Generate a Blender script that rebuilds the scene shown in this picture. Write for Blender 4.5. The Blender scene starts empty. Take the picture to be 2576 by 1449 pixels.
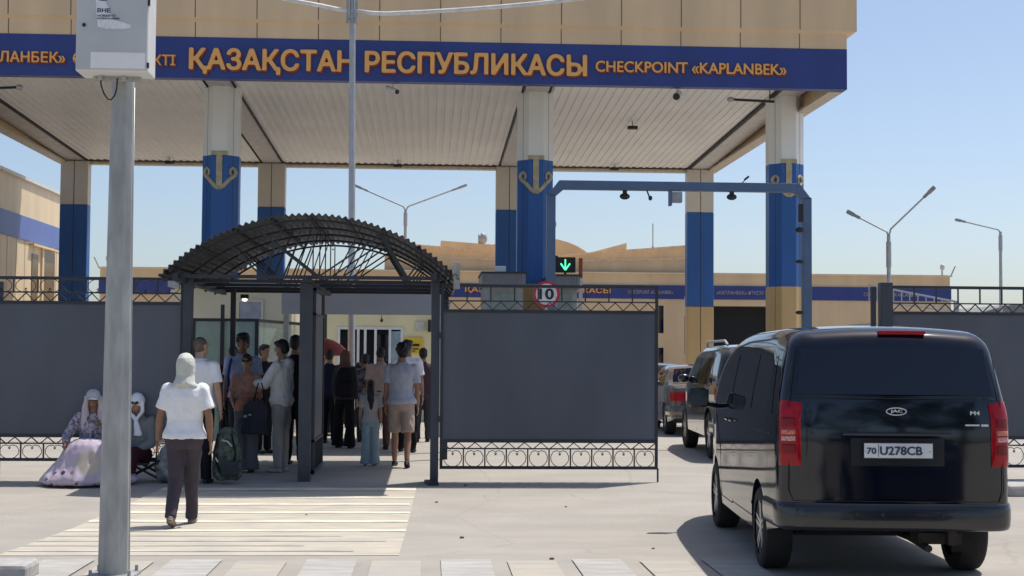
import bpy, math, random
from math import sin, cos, pi, radians, sqrt, atan2
from mathutils import Vector, Matrix, noise
import mathutils
random.seed(7)
scene = bpy.context.scene
COL = scene.collection

# ------------------------------------------------------------------ camera
EYE = 1.77
F = 3700.0
psi = math.atan(211/F); th = math.atan((896.5-724.5)/F); rho = radians(.4)
fw = Vector((sin(psi)*cos(th), cos(psi)*cos(th), sin(th)))
rt0 = Vector((cos(psi), -sin(psi), 0)); up0 = rt0.cross(fw)
rt = rt0*cos(rho)+up0*sin(rho); up = up0*cos(rho)-rt0*sin(rho)
cam_d = bpy.data.cameras.new('camera'); cam = bpy.data.objects.new('camera', cam_d); COL.objects.link(cam)
M = Matrix((rt, up, -fw)).transposed().to_4x4(); M.translation = Vector((0, 0, EYE))
cam.matrix_world = M
cam_d.sensor_width = 36; cam_d.lens = F/2576*36
cam_d.clip_start = .1; cam_d.clip_end = 5000
scene.camera = cam

# ------------------------------------------------------------------ world, sun, exposure
sunv = Vector((.34, .27, 1)).normalized()
elev = math.asin(sunv.z); az = atan2(sunv.x, sunv.y)
w = bpy.data.worlds.new('World'); scene.world = w; w.use_nodes = True
nt = w.node_tree; nt.nodes.clear()
sky = nt.nodes.new('ShaderNodeTexSky'); sky.sky_type = 'NISHITA'; sky.sun_disc = False
sky.sun_elevation = elev; sky.sun_rotation = az; sky.air_density = 0.8; sky.dust_density = 1.6; sky.ozone_density = 1.2
bg = nt.nodes.new('ShaderNodeBackground'); bg.inputs[1].default_value = .15
ow = nt.nodes.new('ShaderNodeOutputWorld')
nt.links.new(sky.outputs[0], bg.inputs[0]); nt.links.new(bg.outputs[0], ow.inputs[0])
sd = bpy.data.lights.new('sun', 'SUN'); sd.energy = 4.5; sd.angle = radians(.53); sd.color = (1, .965, .9)
so = bpy.data.objects.new('sun', sd); COL.objects.link(so)
so.rotation_euler = sunv.to_track_quat('Z', 'Y').to_euler(); so.location = (0, 0, 60)
scene.view_settings.view_transform = 'Standard'; scene.view_settings.look = 'None'
scene.view_settings.gamma = 1; scene.view_settings.exposure = 0.0

# ------------------------------------------------------------------ materials
MATS = {}
def mat(name, col, rough=.6, metal=0, var=.12, vs=6, bump=0, bs=40, col2=None, spec=.5, coat=0, emit=None, alpha=None, stretch=(1,1,1), trans=0, detail=5):
    if name in MATS: return MATS[name]
    m = bpy.data.materials.new(name); m.use_nodes = True; n = m.node_tree; b = n.nodes['Principled BSDF']
    b.inputs['Roughness'].default_value = rough; b.inputs['Metallic'].default_value = metal
    b.inputs['Specular IOR Level'].default_value = spec
    b.inputs['Coat Weight'].default_value = coat; b.inputs['Coat Roughness'].default_value = .03
    b.inputs['Transmission Weight'].default_value = trans
    c2 = col2 or tuple(max(0, c*(1-var*2)) for c in col)
    tc = n.nodes.new('ShaderNodeTexCoord'); mp = n.nodes.new('ShaderNodeMapping'); mp.inputs['Scale'].default_value = stretch
    n.links.new(tc.outputs['Object'], mp.inputs[0])
    nz = n.nodes.new('ShaderNodeTexNoise'); nz.inputs['Scale'].default_value = vs; nz.inputs['Detail'].default_value = detail
    n.links.new(mp.outputs[0], nz.inputs[0])
    rp = n.nodes.new('ShaderNodeValToRGB'); rp.color_ramp.elements[0].position = .35; rp.color_ramp.elements[1].position = .68
    rp.color_ramp.elements[0].color = (*c2, 1); rp.color_ramp.elements[1].color = (*col, 1)
    n.links.new(nz.outputs[0], rp.inputs[0]); n.links.new(rp.outputs[0], b.inputs['Base Color'])
    if bump:
        n2 = n.nodes.new('ShaderNodeTexNoise'); n2.inputs['Scale'].default_value = bs; n2.inputs['Detail'].default_value = 4
        n.links.new(mp.outputs[0], n2.inputs[0])
        bp = n.nodes.new('ShaderNodeBump'); bp.inputs['Strength'].default_value = bump; bp.inputs['Distance'].default_value = .02
        n.links.new(n2.outputs[0], bp.inputs['Height']); n.links.new(bp.outputs[0], b.inputs['Normal'])
    if emit:
        b.inputs['Emission Color'].default_value = (*emit[0], 1); b.inputs['Emission Strength'].default_value = emit[1]
    if alpha is not None: b.inputs['Alpha'].default_value = alpha
    MATS[name] = m; return m

def cladding(name, col, var=.06):
    return mat(name, col, .42, 0, var+.02, 1.1, .12, 1.3, spec=.5, stretch=(1, 1, .22), detail=7)

beige = cladding('beige_cladding', (.78, .56, .33))
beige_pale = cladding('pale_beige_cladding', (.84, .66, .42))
blue = cladding('blue_cladding', (.020, .120, .40), .08)
blue_sign = cladding('blue_fascia_paint', (.026, .050, .235), .08)
greycl = mat('grey_cladding', (.78, .79, .76), .4, .0, .05, .6)
greydark = mat('seam_dark', (.05, .045, .04), .8)
orange = mat('orange_letter', (.86, .44, .12), .45, var=.04)
orange_shadow = mat('letter_shadow_red', (.30, .05, .02), .6)
soffit_m = mat('soffit_white_metal', (.90, .87, .82), .45, 0, .04, .5, spec=.5)
slate = mat('slate_sheet_steel', (.100, .115, .145), .45, 0, .15, 1.1, .12, 1.6, stretch=(1, 1, .3), detail=8)
iron = mat('dark_iron', (.035, .04, .052), .5, .2, .1, 8)
postm = mat('post_paint', (.045, .055, .075), .42, .1, .1, 3)
galv = mat('galvanised_steel', (.44, .45, .44), .55, .3, .16, 9, .15, 30, stretch=(1, 1, .3), detail=8)
galv2 = mat('galvanised_pale', (.45, .46, .47), .45, .4, .08, 9)
white_metal = mat('white_painted_metal', (.72, .73, .72), .45, 0, .06, 3)
cable_m = mat('pale_cable', (.75, .74, .72), .6)
black_pl = mat('black_plastic', (.015, .015, .017), .5)
dark_m = mat('dark_interior', (.010, .012, .016), .7)
glassdark = mat('tinted_glass', (.004, .006, .012), .03, spec=.72, var=0)
carblack = mat('black_car_paint', (.004, .006, .014), .06, 0, .05, 3, coat=0, spec=.72)
rubber = mat('tyre_rubber', (.02, .02, .02), .85, bump=.3, bs=60)
alloy = mat('alloy_rim', (.45, .46, .48), .3, .8, .05)
redlamp = mat('red_lamp_plastic', (.40, .003, .012), .16, spec=.4, var=.15, vs=20)
clearlamp = mat('pale_lamp_plastic', (.62, .42, .36), .15, coat=1)
chrome = mat('chrome', (.8, .8, .8), .12, 1, .02)
platem = mat('plate_white', (.75, .77, .78), .4)
concrete = mat('kerb_concrete', (.48, .46, .43), .85, bump=.4, bs=25, vs=8)

def corr_mat():
    m = mat('dark_corrugated_steel', (.085, .09, .097), .5, .2, .1, 4); return m
corr = corr_mat()

# ------------------------------------------------------------------ mesh helpers
class MB:
    def __init__(s): s.v = []; s.f = []
    def add(s, vs, fs):
        o = len(s.v); s.v += [tuple(p) for p in vs]; s.f += [tuple(i+o for i in f) for f in fs]; return s
    def box(s, x0, x1, y0, y1, z0, z1):
        return s.add([(x, y, z) for z in (z0, z1) for y in (y0, y1) for x in (x0, x1)],
                     [(0, 2, 3, 1), (4, 5, 7, 6), (0, 1, 5, 4), (1, 3, 7, 5), (3, 2, 6, 7), (2, 0, 4, 6)])
    def obox(s, a, b, w, h, upv=(0, 0, 1)):
        a, b = Vector(a), Vector(b); d = (b-a).normalized(); u = Vector(upv)
        if abs(d.dot(u)) > .95: u = Vector((0, 1, 0))
        r = d.cross(u).normalized()*w/2; u = r.cross(d).normalized()*h/2
        vs = [p+i*r+j*u for p in (a, b) for i, j in ((-1, -1), (1, -1), (1, 1), (-1, 1))]
        return s.add(vs, [(3, 2, 1, 0), (4, 5, 6, 7), (0, 1, 5, 4), (1, 2, 6, 5), (2, 3, 7, 6), (3, 0, 4, 7)])
    def tube(s, pts, r, n=8, cap=True):
        pts = [Vector(p) for p in pts]; k = len(pts); rs = r if isinstance(r, (list, tuple)) else [r]*k
        d0 = (pts[1]-pts[0]).normalized(); ref = Vector((0, 0, 1)) if abs(d0.z) < .9 else Vector((1, 0, 0))
        nr = d0.cross(ref).normalized(); vs = []; fs = []
        for i, p in enumerate(pts):
            if i == 0: d = pts[1]-p
            elif i == k-1: d = p-pts[i-1]
            else: d = (pts[i+1]-p).normalized()+(p-pts[i-1]).normalized()
            d.normalize() if d.length > 1e-6 else None
            nr = (nr-d*nr.dot(d)).normalized(); bn = d.cross(nr)
            for j in range(n):
                a = 2*pi*j/n; vs.append(p+(nr*cos(a)+bn*sin(a))*rs[i])
        for i in range(k-1):
            for j in range(n):
                fs.append((i*n+j, i*n+(j+1) % n, (i+1)*n+(j+1) % n, (i+1)*n+j))
        if cap: fs += [tuple(range(n))[::-1], tuple((k-1)*n+j for j in range(n))]
        return s.add(vs, fs)
    def ell(s, c, r, nu=14, nv=9, rot=None):
        c = Vector(c); r = (r, r, r) if not isinstance(r, (tuple, list)) else r
        vs = []; fs = []
        for i in range(1, nv):
            t = pi*i/nv
            for j in range(nu):
                a = 2*pi*j/nu; vs.append(Vector((r[0]*sin(t)*cos(a), r[1]*sin(t)*sin(a), r[2]*cos(t))))
        vs += [Vector((0, 0, r[2])), Vector((0, 0, -r[2]))]
        if rot: vs = [rot @ q for q in vs]
        vs = [q+c for q in vs]
        for i in range(nv-2):
            for j in range(nu): fs.append((i*nu+j, (i+1)*nu+j, (i+1)*nu+(j+1) % nu, i*nu+(j+1) % nu))
        t = len(vs)-2
        for j in range(nu): fs.append((t, j, (j+1) % nu)); fs.append((t+1, (nv-2)*nu+(j+1) % nu, (nv-2)*nu+j))
        return s.add(vs, fs)
    def rings(s, rr, n=20, e=2.0):
        """rr: (cx,cy,z,rx,ry) horizontal super-elliptical rings"""
        vs = []; fs = []; k = len(rr)
        for cx_, cy_, z, rx, ry in rr:
            for j in range(n):
                a = 2*pi*j/n; ca, sa = cos(a), sin(a)
                vs.append((cx_+rx*abs(ca)**(2/e)*(1 if ca >= 0 else -1), cy_+ry*abs(sa)**(2/e)*(1 if sa >= 0 else -1), z))
        for i in range(k-1):
            for j in range(n): fs.append((i*n+j, i*n+(j+1) % n, (i+1)*n+(j+1) % n, (i+1)*n+j))
        fs += [tuple(range(n))[::-1], tuple((k-1)*n+j for j in range(n))]
        return s.add(vs, fs)
    def prism(s, poly, axis, a, b):
        """polygon in the plane across `axis` swept from a to b"""
        n = len(poly)
        def P(u, v, t): return {'y': (u, t, v), 'x': (t, u, v), 'z': (u, v, t)}[axis]
        vs = [P(u, v, a) for u, v in poly]+[P(u, v, b) for u, v in poly]
        return s.add(vs, [tuple(range(n)), tuple(range(2*n-1, n-1, -1))]+[(i, i+n, (i+1) % n+n, (i+1) % n) for i in range(n)])
    def xf(s, fn): s.v = [tuple(fn(Vector(p))) for p in s.v]; return s
    def build(s, name, m, parent=None, smooth=False, local=False, bevel=0, auto=False):
        me = bpy.data.meshes.new(name); vs = s.v
        if parent is not None and not local:
            o0 = wloc(parent); vs = [(a-o0.x, b-o0.y, c-o0.z) for a, b, c in vs]
        me.from_pydata(vs, [], s.f); me.validate(); me.update()
        o = bpy.data.objects.new(name, me); COL.objects.link(o)
        if isinstance(m, (list, tuple)):
            for q in m: me.materials.append(q)
        else: me.materials.append(m)
        if parent is not None: o.parent = parent
        if smooth or auto: me.polygons.foreach_set('use_smooth', [True]*len(me.polygons))
        if auto: me.set_sharp_from_angle(angle=radians(35))
        if bevel:
            bv = o.modifiers.new('bevel', 'BEVEL'); bv.width = bevel; bv.segments = 2; bv.limit_method = 'ANGLE'
        return o
def fixnormals(me):
    import bmesh
    b = bmesh.new(); b.from_mesh(me); bmesh.ops.recalc_face_normals(b, faces=b.faces); b.to_mesh(me); b.free()
def wloc(o):
    p = Vector(o.location); q = o.parent
    while q is not None: p = p+Vector(q.location); q = q.parent
    return p
def tag(o, label=None, cat=None, group=None, kind=None):
    if label: o['label'] = label
    if cat: o['category'] = cat
    if group: o['group'] = group
    if kind: o['kind'] = kind
    return o
def thing(name, loc, label, cat, group=None, rz=0):
    o = bpy.data.objects.new(name, None); COL.objects.link(o); o.location = loc; o.rotation_euler = (0, 0, rz)
    o.empty_display_size = .2
    return tag(o, label, cat, group)
def bake(mb, name, m, parent, voxel, smooth=3, disp=None, local=True):
    o = mb.build(name, m, None)
    fixnormals(o.data)
    r = o.modifiers.new('r', 'REMESH'); r.mode = 'VOXEL'; r.voxel_size = voxel; r.use_smooth_shade = True
    if smooth:
        sm = o.modifiers.new('s', 'SMOOTH'); sm.iterations = smooth; sm.factor = .5
    dg = bpy.context.evaluated_depsgraph_get(); dg.update()
    me = bpy.data.meshes.new_from_object(o.evaluated_get(dg)); o.modifiers.clear()
    old = o.data; o.data = me; bpy.data.meshes.remove(old); me.name = name
    if disp:
        for v in me.vertices: v.co = v.co+v.normal*disp(v.co)
    if not me.materials: me.materials.append(m)
    me.polygons.foreach_set('use_smooth', [True]*len(me.polygons))
    if parent is not None: o.parent = parent
    return o
def gz(Y): return min(max(.0274*(Y-15.2), 0), .17)
def text_mb(txt, width, height, depth=.03, off=.0, spacing=1.0, font_shear=0, bold=.03, vox=.026):
    """text standing in the XZ plane, facing -Y, centred on x=0, bottom of bounding box z=0; overlapping strokes are fused"""
    c = bpy.data.curves.new('t', 'FONT'); c.body = txt; c.size = 1; c.extrude = .09; c.space_character = spacing
    c.align_x = 'CENTER'; c.resolution_u = 3
    o = bpy.data.objects.new('t', c); COL.objects.link(o)
    dg = bpy.context.evaluated_depsgraph_get(); dg.update()
    me = bpy.data.meshes.new_from_object(o.evaluated_get(dg)); bpy.data.objects.remove(o); bpy.data.curves.remove(c)
    V = [tuple(v.co) for v in me.vertices]; P = [tuple(p.vertices) for p in me.polygons]; bpy.data.meshes.remove(me)
    s0 = MB()
    for ox, oz in (((-1, 0), (1, 0), (0, .7), (0, -.7), (-.7, -.5), (.7, .5), (.7, -.5), (-.7, .5)) if bold else ((0, 0),)):
        s0.add([(x+ox*bold, y+oz*bold, z) for x, y, z in V], P)
    import bmesh
    o = s0.build('t', MATS['dark_interior']); bmm = bmesh.new(); bmm.from_mesh(o.data); bmesh.ops.remove_doubles(bmm, verts=bmm.verts, dist=1e-5); bmm.to_mesh(o.data); bmm.free()
    r = o.modifiers.new('r', 'REMESH'); r.mode = 'VOXEL'; r.voxel_size = vox
    dg = bpy.context.evaluated_depsgraph_get(); dg.update()
    me = bpy.data.meshes.new_from_object(o.evaluated_get(dg)); bpy.data.objects.remove(o)
    xs = [v.co.x for v in me.vertices]; ys = [v.co.y for v in me.vertices]; zs = [v.co.z for v in me.vertices]
    x0, x1, y0, y1 = min(xs), max(xs), min(ys), max(ys); z1 = max(zs)
    sx = width/(x1-x0); sy = height/(y1-y0)
    b = MB(); b.add([((v.co.x-(x0+x1)/2)*sx, -v.co.z/z1*depth/2, (v.co.y-y0)*sy) for v in me.vertices], [tuple(p.vertices) for p in me.polygons])
    bpy.data.meshes.remove(me)
    return b
def shift(mb, d):
    d = Vector(d); mb.v = [tuple(Vector(p)+d) for p in mb.v]; return mb

# ------------------------------------------------------------------ ground
def ground_mat():
    m = bpy.data.materials.new('worn_pale_asphalt'); m.use_nodes = True; n = m.node_tree; b = n.nodes['Principled BSDF']; L = n.links.new
    b.inputs['Roughness'].default_value = .9
    tc = n.nodes.new('ShaderNodeTexCoord')
    def nz(s, d=6, st=(1, 1, 1)):
        mp = n.nodes.new('ShaderNodeMapping'); mp.inputs['Scale'].default_value = st; L(tc.outputs['Object'], mp.inputs[0])
        q = n.nodes.new('ShaderNodeTexNoise'); q.inputs['Scale'].default_value = s; q.inputs['Detail'].default_value = d; L(mp.outputs[0], q.inputs[0]); return q
    big = nz(.22, 4, (.5, 1, 1)); mid = nz(1.6, 8, (.6, 1, 1)); fine = nz(70, 3)
    r1 = n.nodes.new('ShaderNodeValToRGB'); r1.color_ramp.elements[0].position = .35; r1.color_ramp.elements[1].position = .65
    r1.color_ramp.elements[0].color = (.355, .328, .290, 1); r1.color_ramp.elements[1].color = (.405, .368, .320, 1)
    L(big.outputs[0], r1.inputs[0])
    r2 = n.nodes.new('ShaderNodeValToRGB'); r2.color_ramp.elements[0].position = .3; r2.color_ramp.elements[1].position = .7
    r2.color_ramp.elements[0].color = (.88, .88, .88, 1); r2.color_ramp.elements[1].color = (1.06, 1.05, 1.03, 1)
    L(mid.outputs[0], r2.inputs[0])
    mx = n.nodes.new('ShaderNodeMix'); mx.data_type = 'RGBA'; mx.blend_type = 'MULTIPLY'; mx.inputs[0].default_value = 1
    L(r1.outputs[0], mx.inputs[6]); L(r2.outputs[0], mx.inputs[7])
    r3 = n.nodes.new('ShaderNodeValToRGB'); r3.color_ramp.elements[0].position = .35; r3.color_ramp.elements[1].position = .65
    r3.color_ramp.elements[0].color = (.88, .88, .88, 1); r3.color_ramp.elements[1].color = (1.08, 1.08, 1.08, 1)
    L(fine.outputs[0], r3.inputs[0])
    m2 = n.nodes.new('ShaderNodeMix'); m2.data_type = 'RGBA'; m2.blend_type = 'MULTIPLY'; m2.inputs[0].default_value = 1
    L(mx.outputs[2], m2.inputs[6]); L(r3.outputs[0], m2.inputs[7])
    # thin cracks
    vo = n.nodes.new('ShaderNodeTexVoronoi'); vo.feature = 'DISTANCE_TO_EDGE'; vo.inputs['Scale'].default_value = .42
    wv = nz(2.5, 5); ad = n.nodes.new('ShaderNodeMix'); ad.data_type = 'RGBA'; ad.inputs[0].default_value = .12
    L(tc.outputs['Object'], ad.inputs[6]); L(wv.outputs[1], ad.inputs[7]); L(ad.outputs[2], vo.inputs['Vector'])
    cr = n.nodes.new('ShaderNodeValToRGB'); cr.color_ramp.elements[0].position = 0; cr.color_ramp.elements[1].position = .006
    cr.color_ramp.elements[0].color = (.88, .88, .87, 1); cr.color_ramp.elements[1].color = (1, 1, 1, 1)
    L(vo.outputs['Distance'], cr.inputs[0])
    m3 = n.nodes.new('ShaderNodeMix'); m3.data_type = 'RGBA'; m3.blend_type = 'MULTIPLY'; m3.inputs[0].default_value = 1
    L(m2.outputs[2], m3.inputs[6]); L(cr.outputs[0], m3.inputs[7]); L(m3.outputs[2], b.inputs['Base Color'])
    bp = n.nodes.new('ShaderNodeBump'); bp.inputs['Strength'].default_value = .25; bp.inputs['Distance'].default_value = .01
    L(fine.outputs[0], bp.inputs['Height']); L(bp.outputs[0], b.inputs['Normal'])
    return m
g = MB(); rows = [-1200, -50, 0, 15.2, 21.4, 100, 2500]; cols = [-1500, -40, 0, 40, 1500]
g.add([(x, y, gz(y)) for y in rows for x in cols], [(j*5+i, j*5+i+1, (j+1)*5+i+1, (j+1)*5+i) for j in range(6) for i in range(4)])
tag(g.build('ground', ground_mat()), kind='structure')

def paint_mat(name, col, wear):
    m = bpy.data.materials.new(name); m.use_nodes = True; n = m.node_tree; b = n.nodes['Principled BSDF']; L = n.links.new
    b.inputs['Roughness'].default_value = .8
    tc = n.nodes.new('ShaderNodeTexCoord'); mp = n.nodes.new('ShaderNodeMapping'); mp.inputs['Scale'].default_value = (.5, 2.2, 1)
    L(tc.outputs['Object'], mp.inputs[0])
    q = n.nodes.new('ShaderNodeTexNoise'); q.inputs['Scale'].default_value = 3.5; q.inputs['Detail'].default_value = 9; q.inputs['Roughness'].default_value = .7; L(mp.outputs[0], q.inputs[0])
    r = n.nodes.new('ShaderNodeValToRGB'); r.color_ramp.elements[0].position = wear-.10; r.color_ramp.elements[1].position = wear+.14
    r.color_ramp.elements[0].color = (.375, .350, .315, 1); r.color_ramp.elements[1].color = (*col, 1)
    L(q.outputs[0], r.inputs[0]); L(r.outputs[0], b.inputs['Base Color']); return m
p_white = paint_mat('worn_white_paint', (.50, .50, .48), .56)
p_cream = paint_mat('cream_paint', (.72, .66, .53), .40)
p_cream2 = paint_mat('worn_cream_paint', (.60, .56, .48), .52)
p_tan = paint_mat('worn_yellow_paint', (.47, .415, .325), .50)
def marking(name, quads, m, dz):
    b = MB()
    for x0, x1, y0, y1 in quads:
        ys = [y0]+[k for k in (15.2,) if y0 < k < y1]+[y1]
        for a, c in zip(ys, ys[1:]):
            xa = x0(a) if callable(x0) else x0; xb = x1(a) if callable(x1) else x1
            xc = x0(c) if callable(x0) else x0; xd = x1(c) if callable(x1) else x1
            b.add([(xa, a, gz(a)+dz), (xb, a, gz(a)+dz), (xd, c, gz(c)+dz), (xc, c, gz(c)+dz)], [(0, 1, 2, 3)])
    return tag(b.build(name, m), kind='structure')
lx = lambda y: -3.75+(y-13.0)*.085; rx_ = lambda y: -.24+(y-13.0)*.02
p_tan2 = paint_mat('yellowish_paint', (.53, .47, .365), .44)
marking('road_marking', [(lx, rx_, 13.15, 18.75)], p_tan2, .004)
marking('road_marking', [(lx, lambda y, o=o: rx_(y)-o, y, y+wd) for y, wd, o in ((13.40, .11, .42), (13.78, .07, .9), (14.12, .13, .16), (14.52, .08, .6))], p_cream2, .008)
marking('road_marking', [(lx, lambda y, o=o: rx_(y)-o, y, y+wd) for y, wd, o in ((14.90, .17, 0), (15.6, .18, .01), (16.3, .17, 0), (17.0, .18, .03), (17.66, .17, 0), (18.42, .26, 0))], p_cream, .008)
marking('road_marking', [(x, x+.43, 8.0, 12.85) for x in (-3.25-.62*0, -2.17, -1.02, .13, 1.27, 2.4)], p_white, .012)
marking('road_marking', [(x, x+.42, 8.0, 12.75) for x in (-2.72, -1.6, -.46, .70, 1.85)], p_tan, .012)
marking('road_marking', [(7.6, 12, 15.9, 16.0)], p_white, .005)

def kerb(name, pts, wdt, hgt, label):
    t = MB(); n = len(pts)
    o = t.obox(pts[0], pts[1], wdt, hgt).build(name, concrete, bevel=.035)
    return tag(o, kind='structure')
kerb('kerb', [(-3.08, 11.85, .06), (-9, 11.85, .06)], .42, .15, '')
kerb('kerb', [(7.22, 18.2, .13), (14, 18.2, .13)], .5, .16, '')
tag(MB().box(7.35, 14, 18.47, 19.2, .04, .19).build('pavement', concrete), kind='structure')
# small stones and litter on the road
rub = MB()
for x, y, r in ((.12, 17.3, .025), (.35, 14.4, .03), (1.1, 12.9, .03), (.5, 19.0, .03), (-1.3, 16.2, .02), (1.6, 16.9, .02), (2.1, 13.6, .02)):
    r *= .55; rub.ell((x, y, gz(y)+r*.5), (r*1.5, r, r*.7), 7, 5)
tag(rub.build('loose_stones', mat('stone', (.12, .11, .1), .9)), 'scattered small dark stones lying on the pale road', 'stones', kind='stuff')

# ------------------------------------------------------------------ checkpoint canopy
XL, XR = -14.2, 11.28
cano = thing('checkpoint_canopy', (-1.46, 48, .17), 'huge beige and blue drive-through checkpoint canopy with orange lettering', 'canopy')
def slab_seams(mb, xs, zs, y, w=.018): pass
b = MB(); b.prism([(39.0, 9.05), (39.0, 10.45), (38.74, 10.64), (38.74, 12.3), (57.4, 12.3), (57.4, 9.5), (39.4, 9.8), (39.4, 9.05)], 'x', XL, XR)
b2 = MB()
# upper tier body as a ring of panels: front, sides, back
body = MB()
body.prism([(XL-.26, 10.64), (XR+.26, 10.64), (XR+.26, 12.3), (XL-.26, 12.3)], 'y', 38.93, 57.6)
body.add([(XL, 39.0, 10.57), (XR, 39.0, 10.57), (XR, 57.4, 10.45), (XL, 57.4, 10.45), (XL-.26, 38.935, 10.645), (XR+.26, 38.935, 10.645), (XR+.26, 57.6, 10.645), (XL-.26, 57.6, 10.645)],
         [(0, 1, 5, 4), (1, 2, 6, 5), (2, 3, 7, 6), (3, 0, 4, 7)])
body.box(XL, XR, 39.0, 39.3, 10.15, 10.60)
body.build('parapet', beige, cano)
band = MB().box(XL, XR, 38.98, 39.3, 9.055, 10.15)
band.build('blue_fascia', blue_sign, cano)
band2 = MB().box(XL-.002, XL+.25, 39.3, 57.4, 9.05, 10.46).box(XR-.25, XR+.002, 39.3, 57.4, 9.05, 10.46).box(XL+.25, XR-.25, 57.1, 57.4, 9.05, 10.46)
band2.build('side_fascia', beige, cano)
# seams between panels
sm_ = MB()
xs = [XR-1.3-1.62*k for k in range(16)]
for x in xs:
    sm_.box(x-.011, x+.011, 38.923, 38.935, 10.66, 12.3); sm_.box(x-.011, x+.011, 38.994, 39.005, 10.16, 10.56)
sm_.box(XL, XR, 38.992, 39.004, 10.142, 10.158)
for k in range(11):
    y = 40+1.62*k; sm_.box(XR+.255, XR+.265, y-.016, y+.016, 10.66, 12.3)
sm_.build('panel_seams', mat('seam_dark_brown', (.17, .11, .07), .8), cano)
# soffit: ribbed metal lining sloping down to the rear, ribs run along the depth
sf = MB(); x = XL+.9; step = .26; z_ = lambda y: 9.60-(y-39.2)*.0265; xx = []
while x < XR-.9: xx.append(x); x += step
vs = []; fs = []
for x in xx:
    for dx, dz in ((0, 0), (.10, 0), (.115, .028), (.24, .028)):
        vs.append((x+dx, 39.3, z_(39.3)+dz)); vs.append((x+dx, 56.6, z_(56.6)+dz))
for i in range(len(vs)//2-1): fs.append((2*i, 2*i+2, 2*i+3, 2*i+1))
sf.add(vs, fs); sf.build('soffit', soffit_m, cano)
tb = MB()
for xc in (-13.47, -6.03, 3.1, 10.55):
    tb.box(xc-.75, xc-.10, 39.32, 57.0, 9.32, 9.56) if xc < 0 and xc > -10 else None
    tb.box(xc-.42, xc+.42, 39.32, 57.05, 9.14, 9.3) if False else None
soff_beam = MB()
for xc in (-13.47, -6.03, 3.1, 10.55):
    for y0, y1 in ((39.3, 56.7),):
        soff_beam.add([(xc-.34, y0, z_(y0)-.02), (xc+.34, y0, z_(y0)-.02), (xc+.34, y1, z_(y1)-.02), (xc-.34, y1, z_(y1)-.02),
                       (xc-.34, y0, z_(y0)+.2), (xc+.34, y0, z_(y0)+.2), (xc+.34, y1, z_(y1)+.2), (xc-.34, y1, z_(y1)+.2)],
                      [(0, 3, 2, 1), (4, 5, 6, 7), (0, 1, 5, 4), (1, 2, 6, 5), (2, 3, 7, 6), (3, 0, 4, 7)])
soff_beam.build('soffit_beam', mat('soffit_beam_grey', (.66, .62, .57), .5), cano)
dj = MB()
for xc in (-6.03, 3.1):
    dj.obox((xc+.40, 39.3, z_(39.3)+.0), (xc+.40, 56.7, z_(56.7)+.0), .05, .06); dj.obox((xc-.40, 39.3, z_(39.3)), (xc-.40, 56.7, z_(56.7)), .04, .06)
dj.obox((10.55-.46, 39.3, z_(39.3)), (10.55-.46, 56.7, z_(56.7)), .10, .1); dj.obox((-13.47+.46, 39.3, z_(39.3)), (-13.47+.46, 56.7, z_(56.7)), .10, .1)
dj.build('soffit_joint', dark_m, cano)
eb = MB().box(XR-.42, XR-.03, 39.3, 57.1, 9.03, 9.1).box(XL+.03, XL+.42, 39.3, 57.1, 9.03, 9.1).box(XL+.4, XR-.4, 56.65, 57.09, 9.0, 9.09)
eb.build('edge_trim', mat('edge_trim_brown', (.62, .54, .42), .5), cano)
# lettering
def letters(txt, x0, x1, z0, z1, y, parent, face=orange, side=orange_shadow, depth=.09, off=.028, name='lettering'):
    t = text_mb(txt, x1-x0, z1-z0, depth, bold=.035 if off > .02 else .02)
    shift(t, ((x0+x1)/2, y-depth/2, z0)).build('lettering', face, parent)
    t.v = [(x, y+(yy-y)*.5, z) for x, yy, z in t.v]; shift(t, (.03, 0, -.04)).build('lettering_shadow', side, parent)  # offset second copy draws the letters' 3D shadow in colour
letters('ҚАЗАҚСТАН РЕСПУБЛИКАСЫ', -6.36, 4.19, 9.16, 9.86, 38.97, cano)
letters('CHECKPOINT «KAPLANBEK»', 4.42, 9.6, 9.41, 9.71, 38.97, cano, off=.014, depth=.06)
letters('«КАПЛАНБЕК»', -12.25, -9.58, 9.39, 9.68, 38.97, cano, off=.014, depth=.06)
letters('ӨТКІЗУ ПУНКТІ', -9.38, -6.72, 9.37, 9.66, 38.97, cano, off=.014, depth=.06)

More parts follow.
